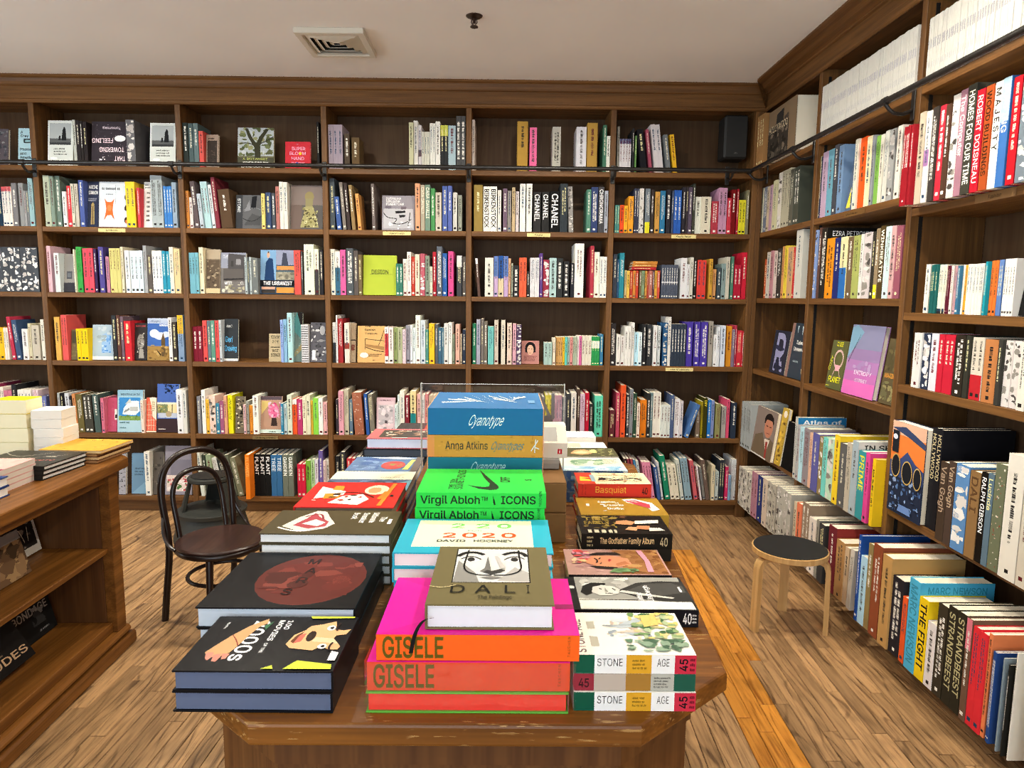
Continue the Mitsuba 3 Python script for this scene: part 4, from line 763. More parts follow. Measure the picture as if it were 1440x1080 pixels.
FACE_ART = {
 'dark': 'n .05 .05 .95 .95 40 .16 6a6c72,3c3e46,88888c,505056',
 'yearphoto': 't .12 .86 .07 202830 A|t .12 .76 .07 202830 Gray|r .3 .6 .85 .72 303838|r .38 .63 .8 .69 88b0b8|t .1 .4 .07 202830 Photos|t .1 .29 .07 202830 and|t .1 .18 .07 202830 America|t .35 .07 .07 202830 Art',
 'walk': 'r .08 .46 .92 .94 aab2b4|r .08 .46 .92 .6 5c5f60|r .08 .46 .92 .51 3a3c3e|p 222426 .55 .56 .58 .78 .64 .86 .7 .82 .74 .56|p 2a2c2e .42 .56 .45 .66 .5 .66 .52 .56|m .25 .22 .8 .4 3 7a7e7c|e .26 .16 .14 .03 f2f4f2|m .3 .04 .75 .09 1 8a8e8c',
 'tower': 'n .02 .02 .98 .98 50 .012 e8e0e8,b8a8b8|t .93 .22 .1 f0d8e0 THAT 180 .3|t .9 .42 .1 f4dce4 TOWERING 180 .68|t .6 .62 .1 f0d8e0 FEELING 180 .58|t .8 .88 .06 d8c8d4 Tomorrows 180 .5|e .78 .62 .15 .07 f4f4f4|n .2 .1 .4 .24 6 .03 f4f0f4',
 'archi': 't .08 .84 .075 e8e8e8 ARCHI 0 .85|t .08 .72 .075 e8e8e8 COMMON 0 .85|m .08 .56 .9 .64 2 b8bcc8|p a08a5c .3 .05 .34 .5 .5 .55 .62 .5 .66 .05|p 5a4c38 .44 .05 .45 .45 .52 .45 .53 .05',
 'orangeform': 'm .1 .8 .85 .9 1 50565c|m .25 .7 .55 .75 1 70767c|p d06a34 .2 .62 .24 .5 .26 .4 .24 .3 .18 .15 .3 .26 .44 .26 .56 .15 .5 .3 .49 .4 .5 .5 .55 .62 .44 .55 .3 .55|e .37 .42 .08 .07 de8450|e .97 .9 .05 .05 2a2a2a|e .97 .66 .06 .06 2a2220|e .97 .42 .06 .06 302420|e .97 .15 .06 .07 38281e|e .98 .12 .03 .04 d88050|l 80868c .004 .6 .95 .6 .5',
 'listing': 'm .12 .85 .9 .96 2 383838|m .3 .72 .7 .8 1 303030|m .3 .62 .75 .7 1 303030|m .3 .52 .7 .6 1 303030|m .3 .42 .7 .5 1 303030|m .3 .32 .75 .4 1 303030|m .3 .22 .7 .3 1 303030|m .3 .12 .7 .2 1 303030',
 'brownface': 'r .12 .06 .9 .82 3a322e|m .2 .84 .85 .92 1 302824|n .2 .1 .85 .7 12 .12 50443e,2a2422',
 'tree': 'r 0 .3 1 1 a8b0b4|n 0 .3 1 1 60 .1 6a7250,4c5438,8a8c68,b8c0c4,585c40|p 3a3a2c .48 .2 .47 .5 .3 .75 .2 .98 .28 .98 .42 .72 .52 .62 .62 .8 .78 .98 .86 .96 .7 .74 .62 .55 .64 .2|l 3a3a2c .02 .5 .55 .25 .62 .05 .6|l 3a3a2c .02 .6 .6 .8 .68 .98 .78|r 0 0 1 .26 4a4a3c|t .14 .2 .05 a8b060 A_BOTANIST 0 .7|t .14 .08 .07 f0f0ec FREDERICK 0 .72|t .1 .015 .05 f0f0ec LANDSCAPES 0 .8',
 'bloom': 't .25 .68 .12 e8a0b8 SUPER 0 .55|t .16 .5 .12 e8a0b8 BLOOM 0 .66|t .24 .31 .12 e8a0b8 HAND 0 .52|t .24 .11 .12 e8a0b8 BOOK 0 .54|e .6 .55 .06 .06 e8b030|e .48 .17 .06 .06 3a50a0|m .45 .88 .55 .92 1 e8a0b8',
 'stone': 'r .25 0 1 1 5c5d60|p 1c1d20 .55 .6 .6 .95 .78 .98 .74 .6|p 808286 .3 .5 .5 .85 .55 .55|p 4a4b4e .3 .1 .6 .45 .95 .35 .9 .1|l 2a2b2e .02 .26 .3 .6 .22 .98 .4|l 8a8c90 .01 .28 .55 .6 .62 .98 .55|r 0 0 .25 1 3a3c40|t .06 .9 .09 d0d4d8 STONE -90',
 'sculpt': 'r 0 .55 1 1 7d706c|r 0 0 .35 .55 6a5c56|e .58 .74 .14 .12 8a8058|p 8a8460 .46 .7 .7 .7 .68 .5 .46 .5|p 9a9468 .46 .52 .7 .52 .88 .04 .3 .04|n .34 .04 .86 .5 50 .05 c8c49a,7c7648,b0aa7a,4a4630',
 'furniture': 'r 0 .36 1 1 8c8890|t .12 .88 .06 f2f2f2 INTERIORS 0 .46|t .12 .8 .06 f2f2f2 FOR_LIVING 0 .42|t .12 .72 .06 f2f2f2 FURNITURE 0 .55|r .1 .58 .28 .7 6c6670|r .05 .05 .95 .62 b4b4b8|r .58 .6 .74 .68 6a6068|l 1c1c1e .02 .05 .5 .2 .36 .45 .32 .3 .15|p 1e1e20 .4 .55 .72 .56 .7 .5 .42 .48|p 242426 .52 .44 .72 .44 .7 .38 .54 .36|l 1c1c1e .02 .3 .2 .6 .18 .9 .32|l 1c1c1e .02 .86 .5 .8 .12|n .2 .02 .9 .3 10 .06 e8e8ea,d0d0d4',
 'greyroom': 'r .0 .0 1 .24 3a3a40|r .25 .34 .7 .54 4a4c54|r .3 .38 .62 .5 6c7076',
 'olive': 'r .1 .55 .9 .95 4a4636|n .1 .1 .9 .5 12 .2 7a6c44,8a7a50',
 'iceblue': 'r 0 0 1 .1 e0e4e4|p 8fb4d8 .4 .2 .42 .7 .62 .78 .8 .6 .84 .2|n .42 .2 .82 .7 20 .1 6a9ad0,c8dce8,4a84c8|n .05 .5 .95 .95 14 .12 c4ccd0,98a8b0',
 'flowerdark': 't .1 .9 .04 c04a50 BLACK_FLOWERS 0 .8|e .5 .5 .3 .2 8a8680|n .2 .2 .8 .75 40 .1 c8c4bc,6a6660,4a4642,a8a49c|p 9a968e .35 .05 .4 .3 .7 .3 .8 .05',
 'castle': 'r 0 0 1 .34 9a7a44|r 0 .88 1 1 b4c0d4|t .06 .9 .05 4a5a80 LANDMARKS 0 .5|t .5 .81 .06 e8ecf4 AMBERG 0 .46|e .3 .64 .2 .1 e8ecf0|e .55 .58 .25 .09 d4dce8|e .8 .62 .16 .07 c8d4e4|p 5e4a30 .62 .1 .6 .5 .68 .66 .76 .5 .8 .1|n .05 .02 .95 .4 26 .1 b89860,6a5430,86683a|p 1c1814 .4 .25 .6 .15 .56 .12',
 'shelves': 'r 0 .78 1 1 a89a84|r .05 .12 .95 .76 5a4e40|n .05 .14 .95 .75 30 .12 8a7c68,443a30,a89880,6a5c4c|r 0 0 1 .11 c8b48c',
 'house': 'r 0 .62 1 1 8c90a0|t .08 .86 .08 c8ccd8 THE 0 .24|p 4c4a4c .28 .9 .3 .98 .98 .94 .98 .3 .28 .3|r .1 .3 .9 .6 5a5654|r .4 .66 .5 .8 3a3838|r .6 .7 .8 .84 8a888c|t .15 .22 .07 e8e8e8 MEET 0 .3|t .78 .22 .07 e8e8e8 C.|n .05 .02 .95 .22 20 .1 a8a48c,c8c4b0,807a60|l 2c2a2c .03 .12 .34 .9 .36',
 'urban': 'r 0 .3 .46 1 7aa0c4|p 1f3a62 .12 .3 .16 .72 .25 .82 .36 .8 .42 .3|e .23 .89 .045 .07 c8a088|r .215 .93 .25 .97 3a2c24|r .46 .66 1 1 8a90a8|p 3c4050 .62 .66 .66 .94 .76 .94 .82 .66|r .48 .55 1 .64 d08c50|r .48 .5 1 .545 4a5a64|r .46 .32 1 .5 8a8878|n .48 .33 1 .5 10 .1 6a685c,a8a490|r 0 .17 1 .31 16181c|t .08 .2 .085 f6f6f6 THE_URBANIST 0 .86|r .04 .1 .44 .16 c89a84|r .04 .02 .44 .09 3a3430|r .48 .02 1 .15 c88a44',
 'gerry': 't .15 .8 .06 d8d8d8 Hazen_7 0 .4|t .05 .45 .13 58a8d8 Geri 0 .55|t .05 .24 .13 58a8d8 Drawing 0 .85|r 0 0 1 .06 d8d8d4',
 'economy': 't .15 .82 .11 2a2418 ECONOMY 0 .7|t .25 .66 .1 2a2418 OF_THE 0 .5|r .15 .5 .85 .53 2a2418|t .25 .34 .1 2a2418 WASTE 0 .5|t .15 .18 .11 2a2418 SCIENCE 0 .7',
 'coast': 'p 1e1c1c .3 1 1 1 1 .6|p 4a8080 0 .9 .3 1 1 .6 1 .45 0 .6|p 8a7c58 0 .2 1 .4 1 .25 0 .1|n .05 .1 .95 .5 14 .14 5a7a74,88a098',
 'bw': 'n .02 .02 .98 .98 40 .14 2a2a2c,8a8a8c,c0c0c2,444448|e .7 .8 .16 .12 a8a8aa|r .1 .05 .3 .3 e0e0e0',
 'design': 't .24 .53 .1 3a4024 DESIGN 0 .52|r .19 .515 .88 .522 5a6430',
 'brownpic': 'r 0 .55 1 .58 3a3028|r .1 .3 .8 .45 6a3a30|n .1 .05 .9 .5 8 .2 8a7660,b09c80',
 'danish': 't .25 .97 .05 30261c The 0 .22|t .25 .87 .05 30261c Danish 0 .38|t .25 .77 .05 30261c Treasure 0 .46|l 3a2a1c .015 .26 .65 .6 .62 .95 .6|l 3a2a1c .015 .28 .64 .28 .36|l 4a3826 .02 .3 .42 .6 .34 .95 .3|l 3a2a1c .012 .75 .45 .88 .72 .95 .88|p a07a4c .3 .44 .95 .34 .95 .44 .3 .5|e .24 .2 .15 .075 ece4d4|m .4 .16 .9 .25 2 6a5238|m .55 .05 .65 .08 1 4a3826',
 'portrait': 'e .5 .68 .3 .26 1e181a|p 1e181a .22 .66 .78 .66 .8 .5 .2 .5|e .5 .6 .19 .22 d8b098|e .42 .64 .03 .015 2a2020|e .58 .64 .03 .015 2a2020|r .45 .46 .55 .48 a04848|m .15 .12 .85 .36 4 7a4844',
 'pink': 'r .75 .35 1 .66 e8e0d8|r .8 .4 1 .5 3a3634|n .05 .05 .7 .95 8 .2 c0607a,b04a64',
 'modernism': 'r 0 .84 1 1 8cb4c8|t .12 .87 .045 3a4c58 MODERNISM_IN 0 .75|r .06 .28 .9 .82 3f88c8|p e8ecec .2 .42 .24 .56 .46 .74 .84 .74 .88 .5 .7 .4|p 8a9090 .26 .5 .48 .58 .48 .52 .26 .46|p b8bcb8 .5 .6 .8 .6 .8 .5 .5 .5|p c8ccc8 .3 .66 .5 .8 .55 .7|r .06 .28 .9 .38 7a9a50|n .06 .29 .9 .4 12 .06 5a7a3c,9cb464|m .1 .2 .6 .26 1 5a8088|m .1 .08 .45 .13 1 5a8088',
 'bricks': 'p ece0c8 .3 1 1 1 1 .35 .62 .45 .55 .7|r .0 0 1 .04 e8d8c0|l e8cbb0 .012 0 .2 .9 .2|l e8cbb0 .012 0 .35 .9 .35|l e8cbb0 .012 0 .5 .8 .5|l e8cbb0 .012 0 .65 .6 .65|l e8cbb0 .012 0 .8 .5 .8|l e8cbb0 .012 .25 0 .25 .9|l e8cbb0 .012 .5 0 .5 .7|l e8cbb0 .012 .75 0 .75 .5|m .55 .6 .95 .9 5 b0a078',
 'nighthouse': 'n .3 .8 1 1 26 .08 1c2a4a,14203c,2a3a64|r 0 .4 1 .62 7a8460|r 0 .58 1 .62 e8dcc8|r .5 .4 .94 .58 e8d4a0|r .68 .4 .72 .58 4a4438|n .02 .38 .6 .56 22 .07 48583a,8a8a50,c8b070|r .06 .3 .98 .4 b8c0d0|e .55 .38 .14 .06 a89878|r 0 0 1 .28 3a2c30|r .08 .06 .4 .075 e0dcd8',
 'bluebook': 'p 7fa4bc 0 .0 1 0 1 .34|m .2 .44 .9 .66 3 3c5468',
 'dark2': 'n .1 .1 .9 .9 20 .2 3a3632,6a645c,8a847a', 
 'redwhite': 'r .2 .3 .95 .72 7a7684|r .06 .07 .94 .4 d8c8c0|n .08 .08 .92 .38 40 .08 a03038,e8e0dc,c06060,4a7040|m .2 .1 .5 .14 1 5a5048',
 'blackwhite': 'n .05 .05 .95 .95 40 .18 d8ccb0,2a2622,8a7c60,1e1a18',
 'flower': 'r 0 0 1 .1 cfe0d4|r 0 .9 1 1 5a4c54|r .04 .1 .96 .88 b08a74|p d8c078 .04 .5 .5 .86 .04 .88|e .62 .6 .26 .2 d86a90|n .35 .4 .95 .85 44 .09 e890b0,c03a70,f0b8cc,d05078|p 3a2c28 .5 .2 .54 .42 .74 .42 .8 .2|m .4 .02 .8 .07 1 5a7064',
 'palepic': 'r .06 .06 .94 .9 d4bcc2|r .1 .3 .9 .8 b8b0b4|n .1 .1 .9 .8 30 .14 a8a4a8,d8ccd0,8a8488,e0d0d0|p 50484c .45 .3 .6 .3 .58 .38 .46 .38|m .2 .9 .8 .96 1 8a7078',
 'hollywood': 'r .0 .02 .75 .66 3a342e|n .02 .03 .73 .6 50 .07 5a5248,2a2622,74685a,4a423a|p 32302e .3 .66 .32 .86 .56 .92 .56 .66|p 4c443c .6 .66 .6 .74 .74 .78 .74 .66|t .03 .55 .13 b8a88e HOLLYWOOD 0 .7',
 'redflower': 'e .5 .55 .22 .12 b84858|p 2a6aa0 .5 .2 .9 .45 .75 .4 .4 .35|p e0d050 .1 .05 .3 .35 .5 .05|n .2 .05 .9 .3 8 .1 d8ccd0,e8e0e0',
 'blackface': 'e .5 .6 .2 .2 3a3836|n .3 .45 .7 .75 8 .08 55524f,2a2826',
 'letterR': 't .14 .08 .84 9090b4 R 0 .7|n .1 .1 .9 .9 8 .2 24263a,30324a',
 'tales': 'r 0 0 .16 1 8a6c64|t .34 .62 .065 e8e8e4 Tales 0 .42|t .26 .5 .065 e8e8e4 Dreamer 0 .62|p b0c0c8 .3 .95 .34 .82 .38 .95|p b0c0c8 .55 .95 .6 .78 .65 .95|p b0c0c8 .85 .9 .9 .7 .95 .9|m .35 .28 .75 .34 1 98a8b0|p c8b890 .85 .2 .9 .1 .95 .2',
 'planet': 'e .56 .62 .3 .2 c8a8a0|e .56 .62 .24 .15 5a5c38|p e0a8b0 .4 .5 .75 .5 .68 .38 .46 .38|l c8a8a0 .02 .42 .4 .3 .2|l c8a8a0 .02 .7 .4 .86 .2|t .3 .88 .09 e0d838 CLOSE 0 .4|t .14 .14 .12 e8e030 PLANET 0 .76|t .12 .36 .08 d8d038 COZY 75|m .05 .04 .3 .08 1 d8d040',
 'entropy': 'r 0 .66 1 1 8484a4|r 0 .5 1 .66 9078a4|r 0 .2 1 .34 b86cae|r 0 0 1 .2 d46ab4|p 7aa0b8 0 .95 .15 1 .4 .9 0 .5|l 2c2838 .01 .05 .45 .3 .86|t .3 .3 .06 e4cce4 ENTROPY 0 .55|t .36 .2 .045 dcc4dc STREET 0 .4|n .2 .34 .8 .5 8 .08 b494c0,a484b4',
 'maxim': 't .08 .4 .07 d08c38 MAXIMUM 0 .85|n .05 .05 .95 .36 26 .14 7a7450,8c845c,646044|n .05 .5 .95 .95 20 .16 48402c,6a6040,544c34',
 'suitman': 'r 0 0 1 1 82726a|e .66 .78 .22 .15 241a18|e .68 .64 .2 .2 b87c62|p 1e1614 .45 .8 .5 .88 .85 .88 .9 .74 .8 .8 .55 .8|r .56 .66 .66 .68 4a2c24|r .72 .66 .82 .68 4a2c24|r .62 .52 .76 .54 8a5044|p 6a5a48 .02 0 .1 .4 .45 .5 .6 .3 .8 .46 1 .4 1 0|p d8c8b8 .58 .4 .72 .1 .84 .42|p 8a3c34 .66 .36 .7 .02 .78 .02 .76 .36|r 0 .0 .8 .03 c8c4bc',
 'yellowpic': 'n .1 .05 .9 .8 26 .2 e0c048,8a6a28,d8b040,5c4820|e .6 .9 .3 .06 e4dcc8',
 'black': '',
 'sunset': 'r 0 .86 1 1 e0b498|r 0 .5 1 .86 e8803c|p 3a4668 0 .92 .4 .96 1 .84 1 .78 .5 .86|p 3c4a7a 0 .56 .3 .6 .5 .7 .75 .6 1 .55 1 .36 0 .36|r 0 0 1 .4 232c40|n .02 .02 .98 .4 70 .06 3c5480,5c7cac,8aa4cc,1c2438|r .05 .66 .24 .9 20242c|e .13 .83 .07 .03 d8e0ec|e .2 .52 .14 .13 c0a060|e .2 .52 .12 .115 1e2026|e .55 .48 .16 .13 c0a060|e .55 .48 .14 .115 1e2026|e .86 .46 .12 .12 c0a060|e .86 .46 .1 .105 1e2026|p 6a88c0 .35 .04 .4 .12 .7 .12 .75 .04'}
FACE_ART['walk2'] = FACE_ART['walk']
build_shelves()

# section labels on the shelf edges
def shelf_label(x0, x1, z, words, label, wall='B', plate='d8c98c', ink='3a3020', h=.024, off=0.0):
    t = thing('shelf_label', label, 'sign')
    fn = WALLS[wall]
    put(part(t, 'plate'), MB().box((x0, -.0022 - off, z - .033), (x1, .0016 - off, z - .033 + h), plate).map(fn), 'c_satin')
    P = Print(x1 - x0, h)
    if words: P.text(words, (x1 - x0) / 2, h / 2, h * .42, ink, bold=True, center=True)
    else: small_print(P, .02, h * .25, x1 - x0 - .02, h * .8, 1, ink, 3)
    k = part(t, 'lettering'); put(k, P.place((x0, -.0023 - off, z - .033), (1, 0, 0), (0, 0, 1)).map(fn), 'c_satin')
for a in ((-2.73, -2.55, 1.96, 'Architecture', 'cream label under the orange hourglass book, second shelf'), (-.837, -.65, 1.96, 'Interior Design', 'cream label under the chair book, second shelf of fourth bay'),
          (.126, .283, 1.96, 'Fashion', 'cream label under the black lettered books, second shelf'), (1.095, 1.26, 1.96, 'Graphic Design', 'cream label in the corner bay, second shelf of the back wall'),
          (1.09, 1.28, 1.0645, 'Artists & Collections', 'pale label under the purple books, fourth shelf of the corner bay')): shelf_label(*a)
shelf_label(-1.755, -1.58, .5625, 'Gardening & Flowers', 'dark tan label on the fifth shelf above the orange book', plate='7c6844', ink='2a2014')
shelf_label(-2.545, -2.345, 1.91, 'Fashion', 'brown label under the wood buildings book on the side wall', 'R', plate='7a5c3c', ink='3a2818', h=.03)
shelf_label(-3.53, -3.33, 1.97, '', 'brown label on the second shelf of the side wall', 'R', plate='6a4c2c', ink='3a2818')

# ------------------------------------------------------------------ furniture
def table_main():
    t = thing('display_table', 'dark wooden display table with clipped corners, covered in piles of books', 'table')
    top = [(-.441, 1.108), (.240, 1.108), (.444, 1.285), (.575, 3.0), (.40, 3.16), (-.46, 3.16), (-.655, 3.0), (-.645, 1.285)]
    put(part(t, 'tabletop'), prism(top, TABLE - .042, TABLE, .006), 'wood_table')
    from shapely.geometry import Polygon
    q = np.array(Polygon(top).buffer(-.062, join_style=2).exterior.coords)[:-1]
    put(part(t, 'frieze'), prism(q, TABLE - .12, TABLE - .0425), 'wood_table_side')
    # base: a plinth, corner posts and panels between them, open to the front
    q2 = np.array(Polygon(top).buffer(-.07, join_style=2).exterior.coords)[:-1]
    put(part(t, 'plinth'), prism(np.array(Polygon(top).buffer(-.05, join_style=2).exterior.coords)[:-1], 0.0, .09, .006), 'wood_table_side')
    n = len(q2)
    for i in range(n):
        a, b = q2[i], q2[(i + 1) % n]; d = (b - a) / np.linalg.norm(b - a); nn = np.array([-d[1], d[0]])
        c = q2.mean(0)
        if nn @ (c - a) < 0: nn = -nn
        front = abs(d[1]) < .05 and a[1] < 1.5
        def strip(u0, u1, z0, z1, dep, off=0.0):
            p = [a + d * u0 + nn * off, a + d * u1 + nn * off, a + d * u1 + nn * (off + dep), a + d * u0 + nn * (off + dep)]
            return prism(p, z0, z1)
        L = np.linalg.norm(b - a)
        if front:
            put(part(t, 'post'), strip(0, .07, .0905, TABLE - .1205, .03), 'wood_table_side'); put(part(t, 'post'), strip(L - .07, L, .0905, TABLE - .1205, .03), 'wood_table_side')
            put(part(t, 'rail'), strip(.0705, L - .0705, TABLE - .155, TABLE - .1205, .028), 'wood_table_side')
            put(part(t, 'shelf'), strip(.03, L - .03, .38, .40, .5, .035), 'wood_table_side')
            put(part(t, 'inner_panel'), strip(.03, L - .03, .0905, TABLE - .1205, .01, .55), 'wood_table_side')
        else:
            put(part(t, 'side_panel'), strip(.001, L - .001, .0905, TABLE - .1205, .02), 'wood_table_side')
table_main()

LT_A = math.radians(2.2)
def lt(p):
    """left-hand table: local x = towards the middle of the room from its shelf side, y = along it (0 at the near corner of the far end), z up"""
    c, s = math.cos(LT_A), math.sin(LT_A)
    return np.c_[-1.62 + p[:, 0] * c - p[:, 1] * s, 2.90 + p[:, 0] * s + p[:, 1] * c, p[:, 2]]
def table_left():
    t = thing('display_table', 'honey brown wooden table with open shelves in its side, beside the bentwood chair', 'table')
    top = np.array([(0, 0), (-.10, .10), (-.95, .10), (-1.05, 0), (-1.05, -1.9), (0, -1.9)])
    pz = lt(np.c_[top, np.zeros(len(top))])[:, :2]
    put(part(t, 'tabletop'), prism(pz, LTABLE - .045, LTABLE, .006), 'wood_left_table')
    def bx(name, lo, hi, mat='wood_left_table', r=.003): put(part(t, name), MB().bevel(lo, hi, r).map(lt), mat)
    z1 = LTABLE - .0455
    bx('frieze', (-.075, -1.85, z1 - .045), (-.045, -.055, z1)); bx('end_panel', (-.98, -.105, .0905), (-.0755, -.085, z1 - .0005), 'wood_table_side')
    bx('back_panel', (-.50, -1.85, .0905), (-.48, -.1055, z1)); bx('far_panel', (-.98, -1.85, .0905), (-.96, -.1055, z1), 'wood_table_side')
    bx('post', (-.075, -.105, .0905), (-.03, -.035, z1)); bx('post', (-.075, -1.86, .0905), (-.03, -1.79, z1))
    bx('shelf', (-.4795, -1.789, .44), (-.05, -.1058, .462)); bx('bottom_shelf', (-.4795, -1.789, .0905), (-.05, -.1058, .135))
    bx('plinth', (-1.0, -1.88, .0), (-.005, -.0, .055), r=.008); bx('plinth_moulding', (-.99, -1.87, .0553), (-.018, -.012, .0902), r=.012)
table_left()

def chair():
    t = thing('bentwood_chair', 'dark brown bentwood chair with round seat and double hoop back', 'chair')
    c = np.array([-1.314, 3.085]); f = np.array([.787, -.617]); f /= np.linalg.norm(f); s = np.array([-f[1], f[0]]); zs = .405
    def w(fw, sd, z): q = c + f * fw + s * sd; return (q[0], q[1], z)
    seat = lathe([(0, zs - .004), (.12, zs - .006), (.165, zs - .001), (.19, zs), (.197, zs - .006), (.197, zs - .012), (0, zs - .012)], 56); seat.apply_translation([c[0], c[1], 0])
    put(part(t, 'seat'), seat, 'bentwood_seat', 35)
    ring = [(c[0] + .185 * math.cos(a), c[1] + .185 * math.sin(a), zs - .027) for a in np.linspace(0, 2 * math.pi, 48, endpoint=False)]
    put(part(t, 'seat_ring'), tube(ring, .0155, 12, True), 'bentwood', 40)
    ring = [(c[0] + .15 * math.cos(a), c[1] + .15 * math.sin(a), zs - .17) for a in np.linspace(0, 2 * math.pi, 48, endpoint=False)]
    put(part(t, 'stretcher_ring'), tube(ring, .009, 10, True), 'bentwood', 40)
    half = [(-.222, -.172, .0), (-.19, -.166, .20), (-.172, -.160, zs - .03), (-.186, -.166, zs + .10), (-.205, -.168, zs + .22), (-.216, -.135, zs + .325), (-.222, -.06, zs + .376), (-.223, 0, zs + .383)]
    outer = [w(*v) for v in half] + [w(a, -b, z) for a, b, z in half[-2::-1]]
    put(part(t, 'back_hoop'), tube(spline(outer, 90), .0155, 12), 'bentwood', 40)
    inner = [(-.160, -.115, zs + .0), (-.185, -.118, zs + .11), (-.205, -.116, zs + .19), (-.214, -.085, zs + .262), (-.218, 0, zs + .292), (-.214, .085, zs + .262), (-.205, .116, zs + .19), (-.185, .118, zs + .11), (-.160, .115, zs + .0)]
    put(part(t, 'inner_hoop'), tube(spline([w(*v) for v in inner], 60), .012, 12), 'bentwood', 40)
    for sd in (-1, 1):
        put(part(t, 'leg'), tube(spline([w(.12, sd * .125, zs - .02), w(.14, sd * .14, .25), w(.155, sd * .155, .0)], 14), np.linspace(.0165, .0115, 14), 12), 'bentwood', 40)
    for sd in (-1, 1):   # small braces between hoop and seat
        put(part(t, 'brace'), tube(spline([w(-.19, sd * .168, zs + .12), w(-.155, sd * .19, zs + .04), w(-.10, sd * .195, zs - .005), w(-.05, sd * .19, zs - .02)], 16), .008, 8), 'bentwood', 40)
chair()

def round_stool():
    t = thing('round_stool', 'low round stool with black top and three bent birch legs', 'stool')
    cx, cy, zt, R = 1.325, 3.075, .385, .168
    seat = lathe([(0, zt - .028), (R - .003, zt - .028), (R, zt - .025), (R, zt - .002), (R - .003, zt), (0, zt)], 56); seat.apply_translation([cx, cy, 0]); put(part(t, 'seat_rim'), seat, 'birch', 35)
    top = lathe([(0, zt + .0003), (R - .006, zt + .0003), (R - .006, zt + .0025), (0, zt + .003)], 56); top.apply_translation([cx, cy, 0]); put(part(t, 'seat_top'), top, 'linoleum', 35)
    for a in (-163, -27, 73):
        r = math.radians(a); u = np.array([math.cos(r), math.sin(r)]); v = np.array([-u[1], u[0]])
        pr = [(.055, zt - .03), (.115, zt - .031), (.150, zt - .038), (.171, zt - .058), (.1795, zt - .09), (.184, .0)]
        q = spline(pr, 24) if False else np.array([pr[0], pr[1], (.135, zt - .0325), pr[2], (.163, zt - .046), pr[3], (.1765, zt - .073), pr[4], pr[5]])
        nrm = np.gradient(q, axis=0); nrm = np.c_[-nrm[:, 1], nrm[:, 0]]; nrm /= np.linalg.norm(nrm, axis=1, keepdims=True)
        th = .022; inn = q - nrm * -th * -1
        wd = .021; V, F = [], []
        for (o, i_) in zip(q, q - nrm * th):
            for (rr, z) in ((o[0], o[1]), (i_[0], i_[1])):
                for sd in (-1, 1):
                    p = np.array([cx, cy]) + u * rr + v * sd * wd; V.append((p[0], p[1], max(z, 0)))
        m = len(q)
        for k in range(m - 1):
            a0, b0 = 4 * k, 4 * k + 4
            for (i1, i2) in ((0, 1), (1, 3), (3, 2), (2, 0)): F += [[a0 + i1, a0 + i2, b0 + i2], [a0 + i1, b0 + i2, b0 + i1]]
        F += [[0, 2, 3], [0, 3, 1], [4 * m - 4, 4 * m - 3, 4 * m - 1], [4 * m - 4, 4 * m - 1, 4 * m - 2]]
        mm = trimesh.Trimesh(V, F, process=False); mm.fix_normals()
        put(part(t, 'leg'), mm, 'birch', 30)
round_stool()

def step_stool():
    t = thing('step_stool', 'dark grey plastic two-step stool standing behind the bentwood chair', 'stool')
    cx, cy = -1.84, 4.20
    def at(m): m.apply_translation([cx, cy, 0]); return m
    put(part(t, 'base_drum'), at(lathe([(0, .0), (.225, .0), (.228, .02), (.19, .165), (.205, .17), (.208, .192), (.195, .2), (.13, .203), (0, .203)], 48)), 'step_plastic', 30)
    put(part(t, 'upper_step'), at(lathe([(0, .375), (.125, .375), (.134, .382), (.134, .398), (.126, .404), (.05, .406), (0, .407)], 40)), 'step_plastic', 30)
    for k, (a, half) in enumerate(((200, 24), (340, 24), (90, 36))):   # the three broad tapering legs of the upper step
        V, F = [], []; nn = 8
        for z, r0, r1, sc in ((.2035, .178, .160, 1.0), (.3745, .130, .112, .78)):
            for rr in (r0, r1):
                for i in range(nn):
                    g = math.radians(a - half * sc + 2 * half * sc * i / (nn - 1)); V.append((cx + rr * math.cos(g), cy + rr * math.sin(g), z))
        g = lambda lv, ri, i: (lv * 2 + ri) * nn + i
        for i in range(nn - 1):
            for q in ([g(0, 0, i), g(0, 0, i + 1), g(1, 0, i + 1), g(1, 0, i)], [g(0, 1, i + 1), g(0, 1, i), g(1, 1, i), g(1, 1, i + 1)], [g(1, 0, i), g(1, 0, i + 1), g(1, 1, i + 1), g(1, 1, i)], [g(0, 0, i + 1), g(0, 0, i), g(0, 1, i), g(0, 1, i + 1)]):
                F += [[q[0], q[1], q[2]], [q[0], q[2], q[3]]]
        for i in (0, nn - 1): F += [[g(0, 0, i), g(1, 0, i), g(1, 1, i)], [g(0, 0, i), g(1, 1, i), g(0, 1, i)]]
        m = trimesh.Trimesh(V, F, process=False); m.fix_normals(); put(part(t, 'leg'), m, 'step_plastic', 30)
    put(part(t, 'tread_pad'), at(lathe([(0, .4065), (.112, .4062), (.112, .4085), (0, .409)], 36)), 'black_plastic', 30)
step_stool()

